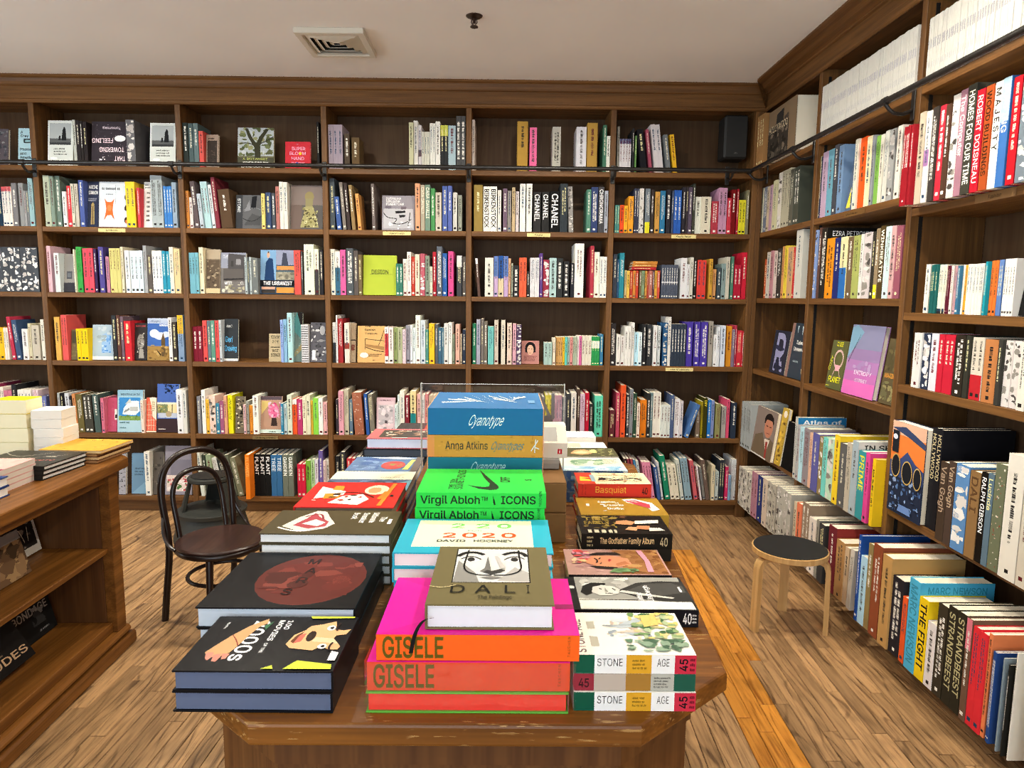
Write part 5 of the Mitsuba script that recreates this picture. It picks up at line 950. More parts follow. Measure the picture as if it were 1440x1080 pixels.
# ------------------------------------------------------------------ books lying on the tables
def flat_book(label, x, y, z, W, Dp, t, col, spine='front', top=None, front=None, side=None, soft=False, page=PAGE, yaw=0.0, group=None, mat='c_gloss', sides=None, name='art_book', seed=1, spine_col=None):
    """a closed book lying on its back cover; (x, y) its near left corner, z what it lies on"""
    key = thing(name, label, 'book', group)
    t -= .0008; z += .0004
    a = math.radians(yaw); ca, sa = math.cos(a), math.sin(a)
    def room(p): return np.c_[x + p[:, 0] * ca - p[:, 1] * sa, y + p[:, 0] * sa + p[:, 1] * ca, z + p[:, 2]]
    d, h = (Dp, W) if spine in ('front', 'back') else (W, Dp)
    m = {'front': lambda p: np.c_[p[:, 2], p[:, 1], p[:, 0]], 'back': lambda p: np.c_[W - p[:, 2], Dp - p[:, 1], p[:, 0]],
         'left': lambda p: np.c_[p[:, 1], p[:, 2], p[:, 0]], 'right': lambda p: np.c_[W - p[:, 1], Dp - p[:, 2], p[:, 0]]}[spine]
    refl = spine in ('front', 'back')
    b = .0012 if soft else .003
    v, f = case_mesh(t, d, h, b, .0012, col)
    put(part(key, 'cover'), MB().add(v, f, col, flip=refl).map(lambda p: room(m(p))), mat)
    g = .0006 if soft else .004
    pg = MB().box((b + .0002, b + .0014, g), (t - b - .0002, d - g, h - g), page)
    if refl: pg.flip()
    put(part(key, 'pages'), pg.map(lambda p: room(m(p))), 'c_paper')
    def face(nm, ops, w_, h_, O, U, V, lab):
        if ops:
            P = Print(w_, h_, .0001); P.script(ops, seed); k = part(key + '__cover', nm); put(k, P.place(O, U, V).map(room), mat); labels[k] = {'label': lab}
    face('top_print', top, W, Dp, (0, 0, t), (1, 0, 0), (0, 1, 0), 'printed top of the cover')
    face('spine_print', front, W, t, (0, 0, 0), (1, 0, 0), (0, 0, 1), 'printing on the side to the front')
    face('side_print', side, Dp, t, (W, 0, 0), (0, 1, 0), (0, 0, 1), 'printing on the side')
    if sides:
        mb = MB(); 
        for x0 in (-.0032, W + .0004): mb.box((x0, .002, .001), (x0 + .0028, Dp - .002, t - .001), sides)
        put(part(key, 'slipcase_side'), mb.map(room), 'c_satin')
    return key
_pr = random.Random(4)
def pile(n, z0, z1, label, under, x, y, W, Dp, col, group=None, jit=.003, top=None, **k):
    """n matching copies from z0 to z1; only the top one shows its cover"""
    t = (z1 - z0) / n
    for i in range(n):
        last = i == n - 1
        j = 0 if last else jit
        flat_book(label if last else under, x + _pr.uniform(-j, j), y + (0 if last else _pr.uniform(0, j)), z0 + i * t, W, Dp, t, col, yaw=(0 if last else _pr.uniform(-.5, .5)), group=None if last or n < 3 else (group or under), top=top if last else None, **k)
Z = TABLE
# middle row, from the table's near end
GIS = 'r .0 .0 1 1 e85f1c|t .025 .12 .78 5a4c10 GISELE 0 .305|t .955 .16 .09 8a3c10 T_A_S_C_H_E_N 90'
flat_book('big book with red page edges at the bottom of the magenta pile', -.244, 1.142, Z, .359, .25, .040, '58a83c', 'back', page='e2392e', mat='c_wrap', side='r 0 0 1 1 d8a0b0')
GK = flat_book('wrapped orange-spined book in the middle of the magenta pile', -.242, 1.146, Z + .0402, .359, .25, .054, 'd01890', 'front', front=GIS.replace('e85f1c', 'd2472c'), page='e2392e', mat='c_wrap')
flat_book('magenta and orange book on the pile, under the olive book', -.226, 1.150, Z + .0945, .359, .248, .049, 'd4148c', 'front', front=GIS, page='e2392e', mat='c_wrap',
          top='p e01a98 0 0 .5 .5 0 1|e .44 .6 .2 .2 b81078|e .44 .56 .1 .07 c8448c|m .4 .52 .5 .58 1 701050|r .9 .42 1 .5 900c58')
def shrink_wrap(key, x0, x1, y0, y1, z0, z1):
    rng = np.random.default_rng(3); V, F = [], []
    path = [(x0 - .004, y0 + .06), (x0 - .006, y0 - .002), (x0 + .1, y0 - .0035), (x0 + .2, y0 - .003), (x1 - .03, y0 - .004), (x1 + .003, y0 - .003), (x1 + .011, y0 + .012), (x1 + .013, y0 + .06), (x1 + .008, y0 + .12), (x1 + .004, y1)]
    P = np.array(path); s = np.r_[0, np.cumsum(np.linalg.norm(np.diff(P, axis=0), axis=1))]; u = np.linspace(0, s[-1], 70)
    px, py = np.interp(u, s, P[:, 0]), np.interp(u, s, P[:, 1]); nz = 14
    for i in range(70):
        for k in range(nz):
            z = z0 + (z1 - z0) * k / (nz - 1); side = u[i] > s[5]
            n = meshkit.fbm(np.array([[u[i] * 22, z * 60, 1.0]]), 3)[0] - .5; a = .012 if side else .0016
            V.append((px[i] + (n * a if side else 0), py[i] - (0 if side else abs(n) * a), z))
    for i in range(69):
        for k in range(nz - 1):
            a, b = i * nz + k, (i + 1) * nz + k; F += [[a, b, b + 1], [a, b + 1, a + 1]]
    scene[part(key, 'plastic_wrap')] = mikit.ply((np.array(V), np.array(F)), 'acrylic', smooth=True)
    labels[key + '__plastic_wrap'] = {'label': 'clear crinkled plastic wrap'}
shrink_wrap(GK, -.242, .117, 1.143, 1.392, Z + .004, Z + .0935)
k = flat_book('thick olive book with a pair of eyes, ribbon hanging out', -.142, 1.168, Z + .1437, .231, .285, .048, '6b6241', 'left', page='d8dae2', mat='c_satin',
          top='r .17 .33 .83 .96 17150f|r .18 .34 .82 .95 d4d2ce|p 8a8884 .18 .34 .4 .34 .36 .5 .2 .72|p a8a6a2 .55 .36 .82 .34 .82 .5 .7 .6|e .31 .74 .085 .045 f2f0ec|e .70 .74 .085 .045 f2f0ec|e .31 .74 .034 .04 2a2826|e .70 .74 .034 .04 2a2826|l 1e1c1a .035 .19 .8 .26 .87 .36 .87 .42 .83|l 1e1c1a .035 .60 .83 .66 .87 .76 .87 .81 .8|l 3a3836 .012 .22 .745 .31 .795 .4 .735|l 3a3836 .012 .61 .735 .7 .795 .79 .745|p 6e6c68 .46 .8 .44 .58 .4 .52 .46 .48 .5 .5|p 3a3836 .43 .5 .5 .46 .58 .5 .62 .54 .58 .56 .5 .52 .46 .54|p b8b6b2 .55 .8 .62 .58 .58 .56 .52 .8|l 141210 .012 .28 .92 .26 .7 .3 .5 .42 .45 .5 .45|l 141210 .012 .74 .92 .75 .7 .72 .5 .6 .45 .52 .45|p 7a7672 .4 .41 .5 .43 .6 .41 .5 .38|u .16 .16 .12 1a1810 D 0 .13|u .37 .16 .12 1a1810 A 0 .13|u .6 .16 .12 1a1810 L 0 .1|u .79 .16 .12 1a1810 I 0 .025|t .4 .075 .045 3a3420 The_Paintings 0 .27|l d8c898 .006 0 .26 .1 .24 .22 .28')
rb = spline([(-.128, 1.1665, .955), (-.139, 1.158, .957), (-.151, 1.146, .948), (-.160, 1.139, .922), (-.163, 1.136, .905)], 20)
mb = MB(); vv = np.vstack([rb + [-.0035, 0, 0], rb + [.0035, .001, .001]]); ff = []
for i in range(19): ff += [[i, i + 1, 21 + i], [i, 21 + i, 20 + i]]
mb.add(vv, ff, '141414'); put(part(k, 'ribbon'), mb, 'c_satin'); labels[part(k, 'x')] = {}; labels = {a: b for a, b in labels.items() if b}
HOCK = 'r .1 .16 .88 .95 e6e3c6|t .31 .71 .13 78c860 2 0 .11|t .48 .71 .13 78c860 2 0 .11|t .63 .71 .13 78c860 0 0 .11|t .44 .6 .05 9ab0a8 FOR 0 .1|t .27 .42 .13 d2502c 2 0 .1|t .4 .42 .13 d2502c 0 0 .11|t .53 .42 .13 d2502c 2 0 .1|t .66 .42 .13 d2502c 0 0 .11|t .25 .29 .06 3a3a38 DAVID 0 .19|t .49 .29 .06 3a3a38 HOCKNEY 0 .26'
pile(5, Z, .966, 'turquoise book with handwritten 220 for 2020 on cream, middle of table', 'turquoise copies with pinkish pages under the 220 for 2020 book', -.248, 1.457, .355, .232, '2fa6be', top=HOCK, spine='left', page='ecdcdc')
VIR = 't .03 .3 .5 16321c Virgil_Abloh™ 0 .52|p 102a16 .73 .85 .735 .4 .76 .22 .775 .35 .765 .25 .745 .5|t .64 .3 .5 16321c ICONS 0 .26|t .965 .1 .16 1c5a2a TASCHEN 90'
VIR = 't .03 .3 .5 16321c Virgil_Abloh 0 .46|t .5 .5 .26 16321c TM 0 .05|p 102a16 .59 .85 .592 .4 .6 .2 .622 .3 .612 .24 .604 .5|t .65 .3 .5 16321c ICONS 0 .27|t .965 .1 .16 1c5a2a TASCHEN 90'
pile(6, Z, 1.031, 'neon green book with black tick, on its pile', 'neon green copies under the top neon green book', -.227, 1.70, .330, .245, '2cc445', spine='front', front=VIR, jit=.004,
     top='p 14301a .46 .97 .56 .55 .625 .3 .635 .2 .615 .14 .57 .115 .48 .16 .38 .31 .45 .255 .52 .23 .555 .26 .56 .36 .51 .6|t .345 .14 .085 14301a SOMETHINGS 90 .6|t .275 .14 .05 14301a THE_TEN 90 .3|t .72 .42 .1 14301a OFF 90 .17|t .9 .5 .07 14301a 5 90')
CY = 'i .34 .36 .4 e8f0f0 Cyanotype 0 .3'
for i, (zz, w) in enumerate(((Z, 'lower'), (Z + .094, 'upper'))):
    t = thing('cardboard_box', f'{w} of two brown cardboard boxes under the blue boxed books', 'box')
    put(part(t, 'carton'), MB().bevel((-.267, 2.0, zz + .0005), (.182, 2.42, zz + .0925), .003, '7c5c38'), 'c_matt')
    put(part(t, 'tape'), MB().box((-.07, 1.9992, zz + .002), (-.02, 1.9998, zz + .091), 'a08058'), 'c_satin')
    put(part(t, 'flap'), MB().box((-.266, 2.001, zz + .0925), (.181, 2.2, zz + .0932), '7c5c38').box((-.266, 2.204, zz + .0925), (.181, 2.418, zz + .0932), '7c5c38'), 'c_matt')
CZ = Z + .189
flat_book('teal boxed book, lowest of three above the cardboard', -.233, 2.02, CZ, .342, .34, .0685, '1c6c80', 'front', front='r 0 .0 1 1 1e7284|i .36 .4 .4 a8d4d8 Cyanotype 0 .3', sides='d8a078')
flat_book('golden boxed book between the blue and the teal one', -.233, 2.02, CZ + .069, .342, .34, .067, 'c08c3a', 'front', front='r 0 0 1 1 c8923c|r 0 0 .055 1 d89050|n .06 .02 .94 .98 40 .02 d09a44,b88434|u .15 .36 .36 1e2a30 Anna_Atkins 0 .37|i .54 .36 .36 4a7888 Cyanotypes 0 .28|l d8d8d0 .05 .9 .3 .96 .8|l d8d8d0 .05 .92 .5 .97 .4|l d8d8d0 .04 .93 .2 .94 .85', sides='d8a078')
flat_book('thick blue boxed book with white seaweed on its lid', -.233, 2.02, CZ + .1365, .342, .34, .081, '2a6ca0', 'front', front='r 0 0 1 1 1f6a9c|' + CY, sides='d8a078',
          top='r 0 0 1 1 3a70a4|n .08 .2 .5 .9 0 .1 ffffff|' + '|'.join(f'p e4ecec {.42 + .02 * j} {.42 - .02 * j} {.1 + .045 * j} {.3 + .16 * abs(math.sin(j * 1.9)) + .045 * j} {.08 + .045 * j} {.36 + .16 * abs(math.sin(j * 1.9)) + .045 * j}' for j in range(9)) + '|' + '|'.join(f'p e4ecec {.8 - .01 * j} {.3 + .03 * j} {.52 + .05 * j} {.5 + .2 * abs(math.cos(j * 1.7))} {.5 + .05 * j} {.58 + .2 * abs(math.cos(j * 1.7))}' for j in range(8)) + '|r .88 .3 .94 .46 6a98c0')
def acrylic_stand():
    t = thing('acrylic_stand', 'clear acrylic display stand behind the blue boxed books', 'display stand')
    y = 2.435
    put(part(t, 'back_sheet'), ([(-.305, y + .03, .80), (.207, y + .03, .80), (.207, y, 1.215), (-.305, y, 1.215)], [[0, 1, 2], [0, 2, 3]]), 'acrylic')
    put(part(t, 'edge_strip'), MB().box((-.305, y - .0015, 1.2152), (.207, y + .0015, 1.2172), 'c8ccc8').box((-.3072, y - .001, .80), (-.3052, y + .031, 1.2172), 'b0b4b0').box((.2072, y - .001, .80), (.2092, y + .031, 1.2172), 'b0b4b0'), 'c_gloss')
    put(part(t, 'foot'), MB().box((-.305, y + .032, Z + .0005), (.207, y + .12, Z + .0035), 'b8bcb8'), 'c_gloss')
acrylic_stand()
def letter_n():
    t = thing('letter_sign', 'grey letter N with white edges beside the blue boxed books', 'sign')
    y = 2.385; x = .113; z0, z1 = 1.10, 1.192; d = .05
    for nm, (a, b) in (('stroke', ((x, z0 + .06), (x, z1))), ('diagonal', ((x + .004, z1 - .004), (x + d - .012, z0 + .012))), ('stroke', ((x + d, z0), (x + d, z1)))):
        w = .011; p = [(a[0] - w / 2, a[1]), (b[0] - w / 2, b[1]), (b[0] + w / 2, b[1]), (a[0] + w / 2, a[1])]
        m = prism(p, 0, .012); v = np.array(m.vertices); v = np.c_[v[:, 0], y + v[:, 2], v[:, 1]]
        put(part(t, nm), MB().add(v, m.faces[:, ::-1], '77777c'), 'c_satin')
    put(part(t, 'base_rod'), MB().box((x + .002, y + .002, Z + .19), (x + d - .002, y + .010, z0 + .012), '77777c'), 'c_satin')
letter_n()
def device():
    t = thing('white_case', 'small white case with a slanted grey window and red tag', 'box')
    x0, x1, y0, y1, z0 = .113, .196, 2.16, 2.30, CZ + .036
    pr = [(y0, z0), (y1, z0), (y1, z0 + .092), (y0 + .085, z0 + .092), (y0, z0 + .048)]
    V = np.array([(x, y, z) for x in (x0, x1) for y, z in pr]); m = trimesh.convex.convex_hull(V)
    put(part(t, 'shell'), MB().mesh(m, 'd4d0c4'), 'c_satin')
    n = np.array([0, -.044, .085]); n /= np.linalg.norm(n); c0 = np.array([x0, y0, z0 + .048]); up = np.array([0, .085, .044])
    q = [c0 + np.array([u * (x1 - x0), 0, 0]) + up * v + n * .0004 for u, v in ((.03, .1), (.62, .1), (.62, .85), (.03, .85))]
    put(part(t, 'window'), MB().add(q, [[0, 1, 2], [0, 2, 3]], '8a8a86'), 'c_gloss')
    put(part(t, 'tag'), MB().box((x0 + .052, y0 - .0008, z0 + .013), (x0 + .066, y0 - .0002, z0 + .029), 'b02030'), 'c_satin')
    P = Print(.014, .016); P.rect(.0055, .003, .0085, .009, 'f0f0f0'); P.rect(.0055, .0105, .0085, .013, 'f0f0f0'); put(part(t, 'tag_mark'), P.place((x0 + .052, y0 - .0009, z0 + .013), (1, 0, 0), (0, 0, 1)), 'c_satin')
    t = thing('grey_box', 'small grey box under the white case', 'box')
    put(part(t, 'body'), MB().bevel((.118, 2.15, CZ + .0015), (.170, 2.29, z0 - .0005), .002, '8c8c88'), 'c_satin')
    put(part(t, 'lid'), MB().bevel((.117, 2.1495, CZ + .018), (.171, 2.2905, z0 - .001), .002, '9a9a94'), 'c_satin')
device()
# the row on the chair's side
ANN = 't .29 .93 .14 f4f4f4 2000s -90 .56|t .455 .93 .05 f4f4f4 MOVIES -90 .3|t .515 .93 .05 f4f4f4 100 -90 .14|t .455 .48 .03 f4f4f4 OF_THE -90 .13|p e0a070 .11 .3 .15 .45 .2 .62 .27 .8 .33 .9 .37 .95 .38 .86 .34 .78 .31 .6 .29 .42 .27 .3 .22 .22 .15 .22|p d88878 .12 .3 .14 .2 .165 .16 .18 .22 .17 .3|p d88878 .18 .26 .195 .15 .225 .14 .235 .22 .22 .28|p d88878 .23 .28 .25 .18 .275 .19 .28 .28|l 8a4030 .01 .2 .62 .26 .5 .29 .42|p 3a6a48 .37 .8 .4 .72 .42 .9|p e8b080 .6 .45 .62 .62 .68 .72 .7 .8 .78 .84 .86 .9 .88 .8 .87 .74 .94 .72 .99 .74 .97 .64 .91 .62 .9 .56 .97 .42 .96 .36 .9 .36 .84 .42 .8 .34 .72 .36 .64 .38|p 6a3a20 .62 .5 .64 .62 .68 .7 .66 .58 .65 .46|p c86858 .645 .46 .66 .62 .7 .66 .69 .5|e .74 .6 .03 .1 2a1c14|p f0c8a0 .76 .5 .95 .46 .9 .56 .78 .58|e .85 .76 .03 .05 f4f0e8|e .855 .76 .013 .025 1a1a1a|e .85 .41 .03 .045 f4f0e8|e .855 .41 .013 .022 1a1a1a|l 2a1c14 .02 .9 .86 .89 .78 .9 .7|l 2a1c14 .02 .91 .48 .9 .4 .91 .34|p c8d840 .68 .02 .98 .02 .97 .1 .74 .16|p c8d840 .54 .02 .62 .02 .6 .08|p c8d840 .68 .94 .98 .96 .98 .99 .66 .99|t .12 .72 .02 f0f0f0 TASCHEN 90|m .93 .1 .95 .4 1 f0f0f0'
pile(2, Z, .869, 'black book with a cartoon face and 2000 in white', 'black book with dark page edges under the cartoon book', -.583, 1.14, .283, .207, '101013', top=ANN, spine='right', page='56607a')
pile(2, Z, .883, 'large black book with a dark red planet, nearest the chair', 'large black book under the red planet book', -.639, 1.358, .33, .308, '0f0f12', spine='right', page='b8c2cc',
     top='e .6 .5 .37 .46 5c2620|n .3 .2 .9 .8 34 .12 73342c,632822,7a3a30,5c2520|n .24 .3 .6 .6 10 .1 4a201c,57241f|t .49 .76 .1 2a1412 M 0 .09|t .52 .58 .1 2a1412 A 0 .08|t .5 .4 .1 2a1412 R 0 .08|t .46 .2 .1 2a1412 S 0 .07')
SNK = 'r .0 .0 1 1 4f4630|p e4d8c8 .12 .3 .3 .08 .46 .2 .52 .42 .44 .7 .38 .95 .3 .98 .2 .7|p a84850 .2 .34 .34 .2 .46 .3 .46 .5 .36 .7 .3 .88 .26 .6|p ece4d8 .26 .4 .4 .3 .44 .46 .34 .6|l f0e8dc .04 .1 .25 .3 .1 .48 .28|l 8a3a40 .03 .24 .7 .34 .82 .4 .6|t .62 .9 .085 f4f0e8 Book -90|t .70 .9 .085 f4f0e8 Sneaker -90|t .78 .92 .085 f4f0e8 Ultimate -90|t .86 .72 .085 f4f0e8 The -90|r .93 .4 .96 .62 e8e4dc'
pile(5, Z, .927, 'olive brown book with a red and white sneaker and white title', 'olive brown copies with pale pages under the sneaker book', -.623, 1.682, .333, .19, '4a4230', top=SNK, spine='right', page='dcdad8')
RED = 'r 0 0 1 1 c82c28|e .72 .68 .13 .2 e4d4b4|e .70 .66 .07 .12 c89c70|p ece0d0 .3 .15 .62 .08 .7 .3 .6 .5 .4 .42|p e8d8cc .12 .3 .4 .46 .4 .6 .1 .8|p d88a30 .22 .3 .38 .34 .36 .52 .2 .5|p d88a30 .24 .66 .36 .64 .34 .82 .24 .84|n .12 .2 .62 .5 14 .04 2a201c,a83a34,ece4d8|l 2a1c18 .015 .3 .5 .5 .56 .74 .36|l e88030 .05 .84 .05 .88 .95|l e88030 .05 .8 .3 .84 .6|r .9 .4 .93 .46 1a1414'
pile(4, Z, .931, 'red picture book with cream and orange figures', 'red copies under the red picture book with figures', -.60, 1.892, .283, .262, 'b82a28', top=RED, spine='left', page='6a5c4c')
pile(3, Z, .902, 'dark blue and cream landscape picture book behind the red one', 'picture book copies under the dark blue and cream landscape', -.60, 2.165, .28, .24, '3c4458', spine='left', page='a8a49c',
     top='r 0 0 1 .55 3e4658|p 52607c .0 .5 .2 .3 .6 .5 .9 .3 1 .5 1 .55 0 .55|n .1 .08 .9 .5 16 .05 6a7ca0,c8d0e0,323850|p 6a98a8 .55 .0 1 0 1 .55 .8 .3|r 0 .55 1 1 e0dcc0|m .6 .62 .9 .72 1 b0a890|t .3 .2 .04 d0d8e0 atlas 0 .2')
pile(3, Z, .900, 'grey blue picture book with a pink oval shape', 'picture book copies under the grey blue one with pink oval', -.58, 2.42, .26, .22, '5a6e90', spine='left', page='c8c0b0',
     top='r 0 0 1 1 5c7498|n .05 .1 .5 .9 20 .1 4a6290,7890b4,6a80a8|e .62 .4 .17 .28 c0504a|n .5 .3 .76 .5 6 .05 8a8048,b04038|p d0d070 .78 .1 .86 .1 .9 .8 .84 .8|r .9 0 1 1 6a6058|p d8dce0 .2 .92 .7 .8 .9 .9 .6 .99')
flat_book('pink and black book with thick white pages on the black books', -.552, 2.672, .925, .242, .20, .042, 'b86468', 'back', page='ccd0e0', top='r .18 .12 1 .86 46403e|n .2 .2 .95 .8 26 .08 d8c4b4,8a6c5c,b8a494,584a44|r .4 .04 .66 .1 d8c8b8')
pile(4, Z, .9248, 'black book right under the thick white-paged one', 'black copies low in the pile under the white-paged book', -.565, 2.668, .255, .21, '1c1c1e', spine='left', page='4a5058')
pile(3, Z, .955, 'dark and red book at the far end of the row', 'dark copies under the dark and red book', -.475, 2.925, .20, .15, '3c3436', spine='left', page='b8b0a8', top='r .6 0 1 1 c83c38|r 0 0 .6 1 3a3436')
# the row on the round stool's side
STS = 'r 0 0 .17 1 12503c|r .17 0 .43 1 dfe0e0|u .19 .4 .4 2a2a2a STONE 0 .21|r .43 0 .635 1 cc982a|m .48 .2 .6 .8 3 7a5a18|r .635 0 .825 1 dfe0e0|u .68 .4 .4 2a2a2a AGE 0 .1|r .825 0 1 1 b82c40|t .93 .12 .4 1c1018 45 90|m .95 .1 .985 .9 3 5c1020'
STT = 'r 0 0 1 1 eceadc|t .11 .04 .1 4a3c3c STONE_AGE 90|m .16 .1 .2 .9 2 a8a898|n .32 .4 .72 .82 34 .05 a8b4bc,c4ccd0,8a98a4,d8d4c4,b8a898|p b0bac0 .3 .62 .42 .66 .62 .86 .7 .86 .7 .62|p c8bcae .36 .5 .44 .52 .66 .6 .66 .48|l 8c98a0 .02 .3 .66 .64 .68|n .55 .35 .98 .98 70 .06 6a8a58,88a070,c8c088,e0c878,486a48,a8b890|n .45 .06 .98 .32 36 .06 5a7a60,88a088,46604c|p e0c070 .66 .6 .8 .66 .8 .92 .66 .9'
flat_book('white green and red book, lowest of the castle pile', .125, 1.152, Z, .219, .162, .036, 'e0dfd8', 'front', front=STS, mat='c_gloss', page='d8d4c8')
flat_book('wrapped book turned round between the two castle books', .124, 1.156, Z + .0362, .219, .160, .033, 'd8d4cc', 'front', front='r 0 0 .17 1 8a2a38|t .04 .2 .5 3a1018 45 0 .09|r .17 0 .43 1 b0a498|r .43 0 .635 1 9a7030|r .635 0 .825 1 a8a8a0|m .66 .15 .81 .85 4 4a4a48|r .825 0 1 1 185040', mat='c_wrap')
flat_book('white castle book with trees on top of its pile', .124, 1.155, Z + .0694, .219, .165, .036, 'e8e6d8', 'front', front=STS, top=STT, mat='c_gloss', page='d8d4c8')
LIN = 'r 0 0 1 1 2c2c2c|r .08 .0 .98 1 9a9a94|r 0 0 .08 1 1a1a1a|r .015 .62 .065 .7 d8d8d4|n .1 .6 .55 .98 26 .07 c8c8c2,b0b0aa,e0e0da,8c8c86|p 343432 .42 .55 .6 .8 .8 .86 1 .84 1 .24 .84 .22 .6 .3|p 4a4a48 .5 .56 .68 .78 .9 .8 .98 .7 .98 .5 .75 .4|p 1a1a19 .11 .5 .14 .7 .22 .8 .34 .78 .32 .7 .22 .64 .2 .46 .15 .4|p d0d0ca .2 .5 .22 .66 .3 .72 .4 .68 .44 .58 .42 .46 .34 .4 .26 .4|l 2a2a28 .02 .27 .62 .29 .58|l 2a2a28 .02 .38 .62 .4 .55|p 8a8a84 .32 .64 .34 .5 .31 .5|l 4a4a48 .02 .31 .46 .37 .46|p c4c4be .42 .5 .6 .4 .84 .3 .86 .34 .66 .44 .46 .56|r .08 .0 .98 .14 e4e4dc|p e4e4dc .08 .14 .98 .05 .98 .2 .5 .24 .08 .3|r .08 .25 .6 .27 2a2a28|t .68 .22 .075 f4f4f4 Lindbergh 90 .3|t .60 .22 .07 f4f4f4 Untitled 90 .16|r .93 .5 .95 .66 e8e8e8'
flat_book('black and white photo book with reclining figure and white lettering', .149, 1.470, Z, .288, .182, .041, '141416', 'front', front='r 0 0 1 1 17181e|t .14 .3 .5 f4f4f4 Peter 0 .22|t .39 .3 .5 f4f4f4 Lindbergh 0 .36|t .875 .2 .6 f4f4f4 40 0 .07|m .95 .2 .985 .8 3 c8c8c8', top=LIN)
FRI = 'r 0 0 1 1 b48c84|n .02 .02 .98 .98 46 .07 c49c94,b08880,a47c78,bc9890|p 9a6840 .52 .04 .98 .02 .98 .98 .5 .96 .6 .6|n .6 .05 .98 .95 30 .07 a87a48,8a5c34,b88c58,7a4c2c|p d08a68 .3 .3 .5 .26 .66 .38 .64 .6 .5 .72 .3 .72 .2 .6 .2 .42|p b4704c .5 .3 .64 .4 .6 .5 .5 .4|p 2a201e .22 .74 .34 .84 .54 .86 .6 .74 .44 .76 .3 .72|p 2a201e .22 .3 .3 .22 .5 .18 .5 .26 .32 .3|l 2a1a16 .025 .3 .42 .32 .5 .3 .6|l 3a2420 .02 .34 .38 .36 .44|l 3a2420 .02 .34 .56 .36 .62|p a83c3c .44 .46 .47 .54 .45 .58 .43 .52|n .06 .4 .26 .95 26 .045 d8b080,c84848,e0c090,8a5a68,d88a9c|p d898a8 .78 .08 .84 .08 .85 .5 .82 .92 .76 .92 .8 .5|p 6a8a5c .4 .06 .62 .08 .6 .22 .46 .2|n .4 .04 .7 .2 10 .04 5a7a50,7a9868,4a6844'
flat_book('pink and brown painted cover of a woman with flowers, behind reclining figure', .162, 1.672, Z, .262, .178, .0385, 'b08c80', 'front', top=FRI, front='r 0 0 1 1 1c1c20')
GOD = 'r 0 0 1 1 17140f|n .05 .3 .5 .95 30 .05 8a7434,5c4c20,a88c48|t .06 .72 .16 8a7434 THE 0 .3|t .06 .5 .16 8a7434 FAMILY 0 .3|r .08 .04 .4 .2 c8c0a8|r .12 .04 .15 .2 17140f|r .2 .04 .23 .2 17140f|r .28 .04 .31 .2 17140f|r .35 .04 .37 .2 17140f|p c88c64 .42 .5 .6 .44 .66 .62 .56 .72 .44 .66|p d89c74 .5 .2 .62 .14 .66 .32 .56 .36|p e0d8c8 .64 .5 .92 .56 .94 .74 .66 .68|p c08058 .62 .24 .78 .2 .8 .4 .66 .42|p d8d0c0 .76 .12 .94 .16 .9 .3 .78 .3|p 5a3c28 .5 .84 .56 .8 .58 .98 .52 .98'
flat_book('black book with red side under the dark family album', .216, 1.862, Z, .252, .16, .036, '22201c', 'front', front='r 0 0 1 1 24201c|m .1 .3 .8 .7 1 8a7a50', page='c8c0b0')
flat_book('black and gold book with dark film pictures, spine lettered in cream', .214, 1.86, Z + .0362, .255, .163, .044, '17140f', 'front', top=GOD, front='r 0 0 1 1 191714|t .2 .34 .4 d8b888 The_Godfather_Family_Album 0 .6|m .06 .1 .13 .9 3 a89c78|t .86 .2 .55 b8aa88 40 0 .09', page='c8c0b0')
OCH = 'r 0 0 1 1 a07c2c|r .1 .5 .14 .64 e8e4d8|t .25 .7 .1 f0ece0 Sneaker 0 .22|t .3 .5 .1 f0ece0 Freaker 0 .25|t .33 .3 .1 f0ece0 Book 0 .2|p e8dcd0 .56 .9 .7 .95 .9 .7 .94 .3 .84 .2 .8 .5 .6 .7|p b04450 .58 .82 .72 .84 .86 .6 .84 .36 .74 .5|p e8dcd0 .6 .8 .74 .7 .72 .76|n .2 .2 .5 .75 12 .03 e8e4d8'
flat_book('ochre book under the ochre sneaker book', .233, 2.043, Z, .268, .178, .037, '8c6c28', 'front', front='m .1 .3 .8 .7 1 d8c890', page='d8d0c0')
flat_book('ochre book with white title and red white sneaker', .231, 2.04, Z + .0372, .270, .18, .040, 'a5822f', 'front', top=OCH, front='r 0 0 1 1 b8963a', page='d8d0c0')
BAS = 'r 0 0 1 1 e0d2a8|r 0 .0 .24 1 c83c28|p e0b838 .04 .25 .2 .25 .18 .4 .08 .45 .2 .55 .06 .65|r .2 .2 .26 .8 8aa0a8|l 1c1814 .05 .3 .3 .4 .5 .55 .35 .8 .5 .92 .4|l 1c1814 .03 .32 .55 .5 .3 .7 .55 .9 .3|e .36 .42 .05 .12 2a2220|l a83c30 .02 .28 .2 .6 .3 .9 .24|l a83c30 .02 .3 .75 .9 .72|n .3 .1 .95 .95 30 .02 1c1814,8a5a3c,b84a38'
pile(2, Z, .868, 'red copy directly under the red lettered book with cream cover', 'lowest red copy under the red lettered book with cream cover', .242, 2.235, .244, .145, 'b83428', spine='front', front='r 0 0 1 1 b83c2c|t .3 .3 .5 d8a048 Basquiat 0 .4')
flat_book('red and cream book with bold scribbles, gold lettering on its spine', .241, 2.23, .868, .244, .146, .044, 'cc3628', 'front', top=BAS, front='r 0 0 1 1 d03a2c|l 8a2018 .03 .06 .1 .06 .9|l 8a2018 .03 .1 .1 .1 .9|u .23 .3 .5 e8b048 Basquiat 0 .43|t .87 .2 .5 2a1614 40 0 .08', page='d8d0bc')
WAT = 'r 0 0 1 1 ccd4c0|r 0 0 1 .35 a8c4cc|n .0 .02 1 .3 20 .12 88acc4,e0e8e4,6a98bc|n .15 .4 .7 .85 22 .12 6a8a70,88a488,4c7058,a8b89c|m .7 .5 .95 .9 4 a8a48c'
